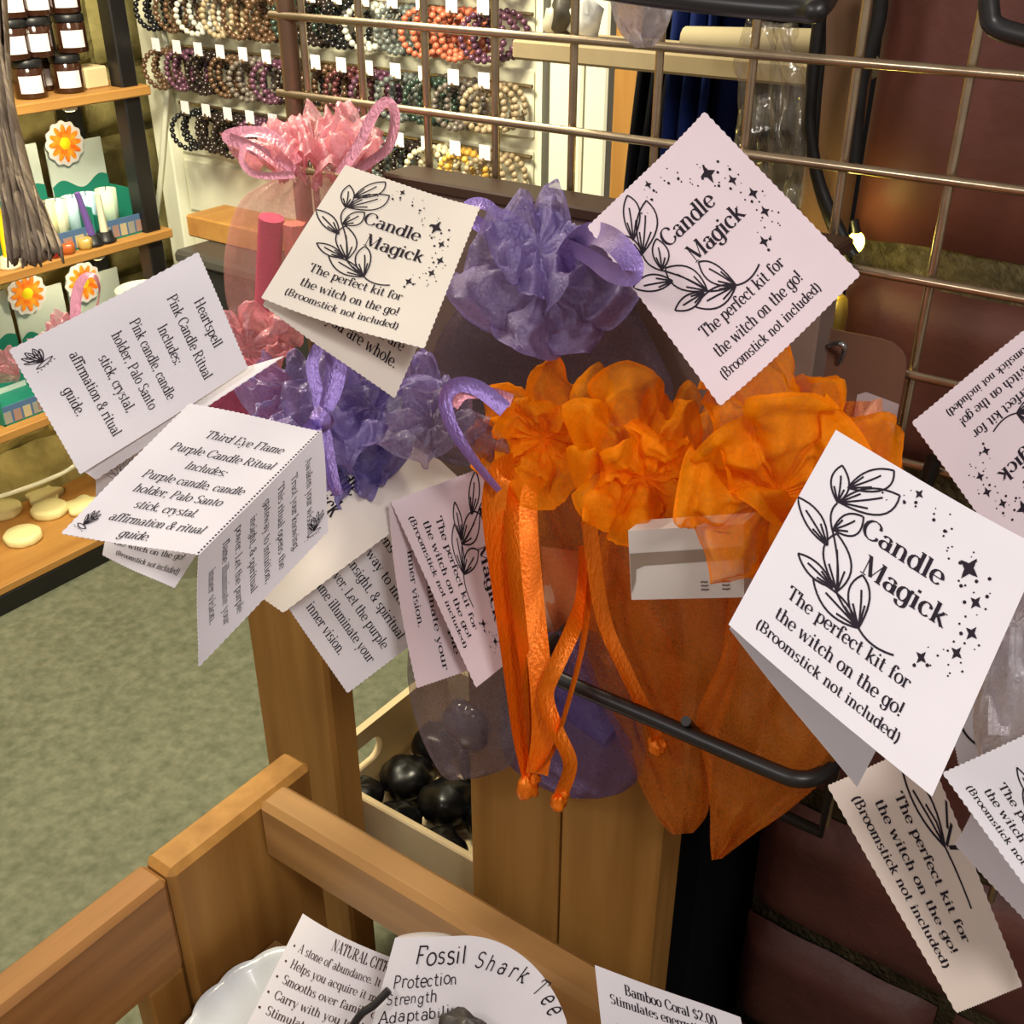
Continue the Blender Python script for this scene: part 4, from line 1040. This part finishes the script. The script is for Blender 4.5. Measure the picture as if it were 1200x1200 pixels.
sub(o, ribbon_mb([onY(x, y, .628) for x, y in ((690, 610), (706, 720), (735, 790), (765, 850), (770, 872))], .012, .8), 'satin_cord', M['orange_satin'])
mb = MB(); q = onY(770, 874, .628); mb.blob(q, (.008, .007, .007), 10, 4, .6); sub(o, mb, 'cord_knot', M['orange_satin'])
o = thing('organza_pouch', 'orange organza pouch at the right of three, behind the large white tag', 'pouch', onY(860, 1005, .66), 'orange organza pouches')
cC = onY(925, 545, .60)
sub(o, body_mb([(880, 620, 965, 600), (855, 690, 985, 680), (845, 770, 985, 760), (816, 840, 990, 830), (828, 905, 985, 890), (832, 950, 930, 945), (832, 985, 880, 980), (834, 1008, 846, 1006)], .655, .032, 9, crump=.016), 'pouch_body', M['orange_body'])
sub(o, ruffle_mb(cC + UP * .010 + RT * .004, .062, .064, .034, 8, 42, ax=(-FW + UP * .45 + RT * .1), amp=.24), 'gathered_top', M['orange'])
sub(o, ruffle_mb(cC - FW * .02 - UP * .018 - RT * .012, .060, .062, .030, 7, 47, ax=(-FW - UP * .5 - RT * .2), amp=.20), 'gathered_top', M['orange'])
sub(o, body_mb([(990, 470, 1030, 470), (975, 520, 1052, 520), (985, 570, 1060, 560), (1000, 610, 1062, 600)], .66, .016, 12), 'trailing_fold', M['orange_body'])
for nm, px_, lb in (('paper_slip', [(634, 640), (706, 650), (694, 770), (640, 735)], 'pale folded slip inside the left orange pouch'),):
    f = [onY(x, y, .692 if x != 856 else .66) for x, y in px_]; mb = MB(); P = [[f[0].lerp(f[1], u / 8).lerp(f[3].lerp(f[2], u / 8), v / 8) + FW * (-.006 * math.sin(u * .8 + v * .3)) for v in range(9)] for u in range(9)]
    mb.grid(P); mb.grid([[p + FW * .0006 for p in r] for r in P]); tag(mb.build(nm, mat('apricot_paper', (232, 176, 140), .85, .15), smooth=True), lb, 'slip')
# white box and palo santo stick seen at the orange pouches
bxx = thing('white_box', 'white paper box with grey band between the orange pouches', 'box', onY(800, 703, .575))
A, B, C_, D = [onY(x, y, .572) for x, y in ((736, 622), (872, 614), (872, 700), (740, 703))]
mb = MB(); bkv = Vector((0, .018, 0)); f = [A, B, C_, D]; g_ = [p + bkv for p in f]; mb.add(f + g_, [(0, 1, 2, 3), (7, 6, 5, 4), (0, 4, 5, 1), (1, 5, 6, 2), (2, 6, 7, 3), (3, 7, 4, 0)]); mb.build('box_body', mat('box_white', (206, 196, 190), .6, .3), bxx)
mb = MB(); mb.add([A.lerp(D, a_).lerp(B.lerp(C_, a_), b_) + Vector((0, -.0006, 0)) for b_, a_ in ((0.01, .32), (1, .30), (1, .46), (.14, .50), (.06, .55), (.05, .72), (0.01, .90))], [tuple(range(7))]); mb.build('grey_band', mat('grey_brown_band', (140, 122, 108), .6, .3), bxx)
marks = MB()
for gx0 in (.64, .82):
    for k in range(3):
        pts = [(gx0 + .06 * i / 4 + .01 * math.sin(3 * i + k), .76 + .055 * k + .008 * math.cos(4 * i)) for i in range(5)]
        for rb in line_art([pts], .014): marks.grid([[A.lerp(D, v).lerp(B.lerp(C_, v), u) + Vector((0, -.0009, 0)) for u, v in r] for r in rb])
marks.build('printed_symbols', M['brownink'], bxx)
o = thing('palo_santo_stick', 'pale pinkish wood stick poking up at the right orange pouch', 'stick', onY(1005, 545, .64))
mb = MB(); A, B = onY(1030, 468, .64), onY(1000, 570, .64); wv = RT * .012; P = []
for i in range(9):
    t = i / 8; c_ = A.lerp(B, t); w_ = wv * min(1, .12 + 1.5 * t); P.append([c_ - w_ * 1.3, c_ - w_ * .3 - FW * .006, c_ + w_ - FW * .002, c_ + w_ * .9 + FW * .008, c_ - w_ * 1.3 + FW * .006, c_ - w_ * 1.3])
mb.grid(P); mb.build('stick_body', mat('pale_stick', (226, 172, 142), .7, .2, rgb2=(206, 148, 116), scale=60, stretch=(3, 3, .3)), o)

# pink pouches
o = thing('organza_pouch', 'large pink organza pouch with ribbon loops at the top left', 'pouch', onY(320, 420, .74))
sub(o, body_mb([(330, 205, 400, 205), (282, 235, 420, 240), (264, 290, 430, 300), (264, 345, 410, 350), (275, 385, 380, 390)], .76, .040, 3, pleats=12), 'pouch_body', M['pink_body'])
nP = onY(368, 200, .72)
sub(o, ruffle_mb(nP + UP * .012, .060, .058, .030, 12, 51, ax=(-FW * .6 + UP * 1.0), amp=.32, droop=.0), 'gathered_top', M['pink'])
sub(o, ruffle_mb(nP + UP * .020, .046, .066, .030, 10, 55, ax=(-FW * .7 + UP * .9 - RT * .2), amp=.22), 'gathered_top', M['pink'])
sub(o, ribbon_mb(pxs([(398, 205), (420, 170), (440, 130), (455, 120), (463, 138), (455, 172), (430, 192), (402, 210)], .93), .009, .6), 'ribbon_loop', M['pink_satin'])
sub(o, ribbon_mb(pxs([(345, 200), (305, 178), (284, 168), (266, 160), (290, 154), (320, 160), (350, 190)], .94), .010, .6), 'ribbon_loop', M['pink_satin'])
sub(o, ribbon_mb(pxs([(345, 205), (302, 205), (284, 190), (288, 172), (305, 180), (330, 200)], .93), .006, 1.0), 'ribbon_loop', M['pink_satin'])
mb = MB(); mb.tube([onY(318, 255, .77), onY(312, 370, .77)], .013, 14); tag(mb.build('pink_candle', mat('pink_wax', (214, 66, 120), .5), smooth=True), 'deep pink candle inside the large pink pouch', 'candle')
mb = MB(); mb.tube([onY(345, 262, .78), onY(352, 360, .78)], .012, 6); tag(mb.build('wood_stick', mat('pale_coral_stick', (226, 130, 110), .7)), 'coral toned stick inside the large pink pouch beside its candle', 'stick')
o = thing('organza_pouch', 'pink organza pouch peeking out between the spell cards and the front tag', 'pouch', onY(290, 470, .68))
sub(o, ruffle_mb(onY(293, 412, .66), .046, .040, .035, 6, 61, ax=(-FW + UP * .4), amp=.24), 'gathered_top', M['pink'])
sub(o, body_mb([(270, 420, 320, 420), (245, 460, 350, 455), (255, 500, 370, 500), (300, 530, 360, 530)], .69, .03, 6), 'pouch_body', mat('x', (0, 0, 0)) if 0 else sheer('magenta_organza', (190, 70, 130), .6, .25, .3))
o = thing('organza_pouch', 'pink organza pouch behind the pink ritual card at the left, thin ribbon loop', 'pouch', at(85, 400, .86))
sub(o, ruffle_mb(at(68, 390, .84), .013, .016, .012, 6, 65, ax=(-FW + UP * .6 - RT * .4), amp=.28), 'gathered_top', M['pink'])
sub(o, ribbon_mb(pxs([(88, 380), (90, 345), (98, 326), (110, 324), (117, 340), (112, 362), (98, 378)], .83), .008, 2.2), 'ribbon_loop', M['pink_satin'])
sub(o, body_mb([(60, 395, 85, 392), (40, 430, 110, 420), (45, 480, 120, 470)], [.78, .78, .78], .02, 8), 'pouch_body', M['pink_body'])
o = thing('organza_pouch', 'pale pink organza pouch at the left picture edge beside the ritual card', 'pouch', at(12, 445, .86))
sub(o, ruffle_mb(at(8, 425, .85), .011, .010, .012, 5, 66, ax=(-FW + UP * .3), amp=.28), 'gathered_top', M['pink'])
sub(o, body_mb([(2, 430, 18, 428), (-12, 440, 24, 438), (-8, 450, 22, 447)], [.62] * 3, .008, 8), 'pouch_body', M['pink_body'])

# purple pouches
o = thing('organza_pouch', 'purple organza pouch with open gathered top, standing between the two upright tags', 'pouch', onY(640, 440, .74))
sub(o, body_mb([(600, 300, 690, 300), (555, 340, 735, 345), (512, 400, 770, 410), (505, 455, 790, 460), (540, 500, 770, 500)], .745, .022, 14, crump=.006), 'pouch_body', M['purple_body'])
cP = onY(640, 335, .69)
sub(o, ruffle_mb(cP, .064, .064, .030, 7, 71, ax=(-FW + UP * .2), amp=.24), 'gathered_top', M['purple'])
sub(o, ruffle_mb(cP - FW * .012 + UP * .026 - RT * .006, .036, .056, .026, 6, 74, ax=(-FW + UP * .6), amp=.22), 'gathered_top', M['purple'])
sub(o, ribbon_mb(pxs([(612, 300), (585, 280), (560, 262), (546, 252), (552, 240), (570, 240), (590, 258), (610, 280)], .90), .012, 1.0), 'ribbon_loop', M['purple_satin'])
sub(o, ribbon_mb(pxs([(655, 320), (668, 292), (690, 274), (715, 280), (738, 305), (738, 322), (715, 318), (690, 302), (668, 290)], [.83, .80, .73, .655, .635, .635, .655, .73, .80]), .015, .9), 'ribbon_loop', M['purple_satin'])
o = thing('organza_pouch', 'deep purple organza pouch with a knotted ribbon bow above the third eye card', 'pouch', onY(400, 600, .62))
sheer('deep_purple_organza', (116, 98, 190), .68, .30, .36)
cQ = onY(395, 490, .585)
sub(o, ruffle_mb(cQ - RT * .004, .050, .048, .036, 6, 81, ax=(-FW + UP * .5), amp=.24), 'gathered_top', M['purple'])
sub(o, ruffle_mb(onY(478, 462, .64), .032, .040, .03, 6, 87, ax=(-FW + UP * .4), amp=.24), 'gathered_top', M['purple'])
sub(o, ruffle_mb(onY(408, 535, .60), .034, .046, .03, 8, 88, ax=(-FW - UP * .3), amp=.2), 'gathered_top', MATS['deep_purple_organza'])
sub(o, ruffle_mb(onY(338, 462, .60), .038, .036, .028, 8, 89, ax=(-FW + UP * .3), amp=.2), 'gathered_top', M['purple'])
sub(o, ruffle_mb(onY(438, 478, .60), .044, .040, .036, 6, 83, ax=(-FW + UP * .3 + RT * .2), amp=.24), 'gathered_top', M['purple'])
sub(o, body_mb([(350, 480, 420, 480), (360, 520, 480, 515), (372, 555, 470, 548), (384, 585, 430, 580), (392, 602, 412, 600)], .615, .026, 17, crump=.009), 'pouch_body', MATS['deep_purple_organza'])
dq = .80
sub(o, ribbon_mb(pxs([(378, 490), (372, 460), (366, 428), (376, 405), (388, 416), (386, 450), (378, 488)], dq), .009, .5), 'ribbon_loop', M['purple_satin'])
sub(o, ribbon_mb(pxs([(376, 488), (392, 460), (398, 428), (384, 412)], dq), .010, .5), 'ribbon_loop', M['purple_satin'])
sub(o, ribbon_mb(pxs([(375, 492), (358, 506), (344, 522), (350, 530), (362, 512), (377, 494)], [dq, dq - .03, dq - .06, dq - .06, dq - .03, dq]), .009, .8), 'ribbon_tail', M['purple_satin'])
sub(o, ribbon_mb(pxs([(378, 494), (384, 530), (390, 560), (396, 580)], dq), .010, .7), 'ribbon_tail', M['purple_satin'])
sub(o, ribbon_mb(pxs([(376, 494), (376, 535), (386, 575)], dq), .009, -.6), 'ribbon_tail', M['purple_satin'])
mb = MB(); mb.blob(at(377, 491, dq - .006), (.008, .008, .008), 10, 5, .5); sub(o, mb, 'knot', M['purple_satin'])
o = thing('organza_pouch', 'lilac organza pouch with a wide ribbon loop left of the orange pouches', 'pouch', onY(540, 560, .64))
sub(o, ruffle_mb(onY(508, 500, .60), .042, .030, .028, 6, 91, crease=.25, ax=(-FW + UP * .4), amp=.28), 'gathered_top', M['lilac'])
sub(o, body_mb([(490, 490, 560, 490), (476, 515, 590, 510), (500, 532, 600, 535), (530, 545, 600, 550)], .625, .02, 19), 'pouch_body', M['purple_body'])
sub(o, ribbon_mb(pxs([(592, 480), (560, 455), (534, 452), (522, 470), (530, 500), (545, 525), (562, 548), (585, 575)], .80), .012, 1.2), 'ribbon_loop', M['purple_satin'])
sub(o, ribbon_mb(pxs([(600, 470), (575, 462), (545, 460), (530, 475)], .805), .010, .3), 'ribbon_loop', M['pink_satin'])
o = thing('organza_pouch', 'smoky lilac pouch bottom hanging over the cream tray below the folded tags', 'pouch', onY(540, 915, .66))
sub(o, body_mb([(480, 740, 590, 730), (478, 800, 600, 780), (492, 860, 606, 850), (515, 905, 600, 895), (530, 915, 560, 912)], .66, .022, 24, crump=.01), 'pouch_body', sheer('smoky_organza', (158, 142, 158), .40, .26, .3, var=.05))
mb = MB(); mb.blob(onY(548, 850, .665), (.026, .018, .028), 12, 2, .2); tag(mb.build('tumbled_crystal', mat('grey_crystal', (92, 80, 86), .15, .7), smooth=True), 'smooth grey crystal inside the smoky lilac pouch bottom', 'crystal')
o = thing('organza_pouch', 'violet pouch bottom hanging in front of the pine uprights below the rail', 'pouch', onY(660, 935, .67))
sub(o, body_mb([(590, 740, 700, 740), (590, 800, 740, 800), (585, 860, 755, 860), (600, 900, 752, 905), (650, 930, 730, 928), (680, 936, 700, 936)], .675, .024, 27, crump=.01), 'pouch_body', sheer('violet_organza', (128, 106, 182), .42, .24, .3, var=.05))
mb = MB(); mb.tube([onY(640, 800, .68), onY(720, 860, .68)], .016, 12); tag(mb.build('purple_candle', mat('purple_wax', (70, 44, 124), .5), smooth=True), 'purple candle lying inside the violet pouch bottom', 'candle')
# white pouches
o = thing('organza_pouch', 'white organza pouch tip hanging down at the top centre', 'pouch', onY(752, 50, .66))
sub(o, body_mb([(705, -60, 800, -60), (712, -20, 796, -20), (718, 15, 788, 15), (728, 40, 778, 40), (745, 56, 764, 55)], .655, .02, 31, crump=.01), 'pouch_body', M['white_sheer'])
o = thing('organza_pouch', 'white organza pouch at the right picture edge beside the large white tag', 'pouch', at(1190, 880, .62))
sub(o, ruffle_mb(at(1190, 730, .58), .034, .036, .024, 6, 95, ax=(-FW + UP * .3), amp=.24), 'gathered_top', M['white_sheer'])
sub(o, body_mb([(1165, 735, 1230, 735), (1148, 790, 1260, 780), (1140, 850, 1270, 845), (1150, 900, 1260, 895)], [.52, .52, .52, .52], .022, 33, crump=.008), 'pouch_body', M['white_sheer'])
sub(o, ribbon_mb(pxs([(1185, 745), (1176, 790), (1172, 830), (1170, 862)], .57), .012, .6), 'ribbon_tail', M['white_sheer'])

# ------------------------------------------------------------------ GIFT TAGS


def gift_tag(label, px, depth, text=(), front=False, back=None, m='paper', **kw):
    pts = quad(px, depth); c = sum(pts, Vector()) / 4; c = Vector((c.x, c.y, min(p.z for p in pts)))
    o = thing('gift_tag', label, 'gift tag', c)
    panel(pts, text=text, front=front, **kw).build('front_panel', [M[m], M['ink']], o, False)
    for b in (back or []):
        bt = quad(b['px'], b['d']); panel(bt, text=b.get('text', ()), front=b.get('front', False), pink=b.get('pink', 'rb'), curl=b.get('curl', 0), extra=b.get('extra', ()), teeth=26).build(b.get('name', 'back_panel'), [M[b.get('m', m)], M['ink']], o, False)
    return o


gift_tag('large white Candle Magick tag at the front right over the orange pouch', [(980, 508), (1222, 645), (1092, 936), (855, 735)], [.560, .505, .475, .535], FRONT_TEXT, True, pink='', curl=.004,
         back=[dict(px=[(975, 520), (1150, 640), (1003, 922), (855, 737)], d=[.57, .58, .545, .54], pink='')])
gift_tag('white Candle Magick tag lying open below the large pink pouch', [(405, 197), (562, 245), (497, 412), (307, 352)], [.80, .79, .735, .745], FRONT_TEXT, True, m='ivory', pink='trb', curl=.003,
         back=[dict(px=[(400, 205), (540, 290), (462, 467), (308, 357)], d=[.81, .825, .79, .755], text=WHOLE, pink='rb')])
gift_tag('white Candle Magick tag tilted against the wire grid, between purple pouch and bricks', [(690, 268), (826, 133), (1008, 325), (845, 477)], [.705, .695, .645, .655], FRONT_TEXT, True, m='pinkish', curl=.003)
gift_tag('Heartspell pink candle ritual card sticking out at the far left', [(232, 298), (290, 432), (95, 557), (12, 412)], [.80, .80, .755, .755], HEART, m='paper', pink='ltb', curlv=.004, extra=[art_crystal(.16, .90, .10, -1.9)],
         back=[dict(px=[(92, 548), (288, 430), (333, 417), (112, 562)], d=[.760, .805, .81, .765], pink='b', name='fold_flap'), dict(px=[(112, 543), (200, 490), (190, 590), (112, 600)], d=[.775, .80, .83, .80], pink='b', extra=[art_crystal(.35, .45, .35)])])
gift_tag('Third Eye Flame purple candle ritual card folded over the left edge', [(222, 473), (377, 505), (234, 651), (72, 625)], [.735, .745, .68, .68], EYE, pink='ltb', italic=.12, extra=[art_crystal(.09, .91, .085, .3), line_art([[(.982, k / 46 + .004), (.982, k / 46 + .015)] for k in range(46)], .013)],
         back=[dict(px=[(377, 504), (386, 622), (232, 781), (233, 651)], d=[.745, .75, .70, .68], text=GUIDE, extra=[art_crystal(.84, .10, .12, -1.2)], pink='rb', name='guide_panel', curl=0),
               dict(px=[(130, 610), (262, 600), (205, 690), (120, 650)], d=[.76, .76, .75, .74], text=[('the witch on the go!', .1, .66, .8, .12, 1), ('(Broomstick not included)', .15, .86, .8, .12, 1)], name='under_panel')])
gift_tag('ivory Candle Magick tag in warm light, half under the purple bow', [(440, 470), (541, 562), (332, 718), (220, 640)], [.96, .95, .90, .90], [('Candle', .12, .40, .42, .12, 1.25), ('Magick', .14, .53, .44, .12, 1.25)], False, m='ivory', extra=[], pink='rb')
gift_tag('shaded purple flame ritual card hanging over the left pine upright', [(450, 590), (535, 715), (407, 812), (330, 700)], [1.01, 1.01, .98, .96], [('opens the gateway', .05, .18, .9, .1, 1), ('way to intuition,', .2, .33, .75, .1, 1), ('insight, & spiritual', .16, .48, .75, .1, 1), ('power. Let the purple', .04, .62, .85, .1, 1), ('flame illuminate your', .06, .76, .85, .1, 1), ('inner vision.', .2, .90, .5, .1, 1)])
SHORT = [(t[0], t[1] + .08, t[2], t[3], t[4], t[5]) for t in FRONT_TEXT]


def bow_cut(u, v): return v


gift_tag('pink tinted Candle Magick tag folded open beside the orange cords', [(578, 543), (606, 768), (558, 806), (458, 588)], [.915, .91, .905, .91], FRONT_TEXT, True, m='pinkish', curl=-.004, pink='lrb', vs=1.30,
         back=[dict(px=[(560, 560), (590, 770), (484, 806), (452, 590)], d=[.975, .965, .925, .92], text=[('insight, & spiritual', .1, .40, .8, .085, 1), ('Let the purple', .24, .55, .66, .085, 1), ('flame illuminate your', .08, .70, .88, .085, 1), ('inner vision.', .28, .86, .42, .085, 1)], pink='rb', curl=.006)])
gift_tag('upside down Candle Magick tag at the right picture edge over the bricks', [(1345, 525), (1190, 662), (1068, 495), (1225, 368)], [.70, .69, .67, .68], FRONT_TEXT, True, m='pinkish')
gift_tag('shade tinted Candle Magick tag hanging at the lower right over the bricks', [(1082, 870), (1199, 1156), (1120, 1186), (970, 921)], [.72, .70, .69, .71], [(t[0], t[1] - .02 + (.0), (.50 if 'perfect' in t[0] else .70 if 'witch' in t[0] else .88) - .02, t[3] * 1.06, .125, 1.15) for t in FRONT_TEXT[2:]], False, m='tan', extra=[line_art([bez((.40, .22), (.16, .06), (.06, .30)), bez((.40, .22), (.24, .40), (.06, .30)), [(.40, .22), (.28, .25), (.15, .29)], [(.40, .22), (.30, .20), (.22, .23)], bez((.40, .22), (.52, .20), (.66, .22)), [(.33, .06), (.40, .20)], [(.43, .04), (.41, .18)], [(.24, .02), (.34, .12)]], .018)])
gift_tag('bright white Candle Magick tag at the lower right picture edge, front of two', [(1262, 832), (1400, 1050), (1262, 1120), (1105, 906)], [.56, .56, .55, .56], FRONT_TEXT, True, pink='lb',
         back=[dict(px=[(1150, 930), (1300, 1000), (1290, 1170), (1120, 990)], d=[.62, .62, .60, .61], text=[('Imagine. Imagine.', .4, .35, .7, .14, 1)], pink='lb')])
gift_tag('white leaf printed tag half hidden behind the white pouch at the right edge', [(1110, 830), (1230, 790), (1260, 900), (1130, 930)], [.66, .66, .66, .66], (), False, extra=[line_art([bez((.2, .5), (.35, .1), (.6, .2)), bez((.2, .5), (.5, .55), (.6, .2)), bez((.2, .5), (.05, .3), (.1, .1)), [(.2, .5), (.35, .36), (.5, .28)]], .02)])
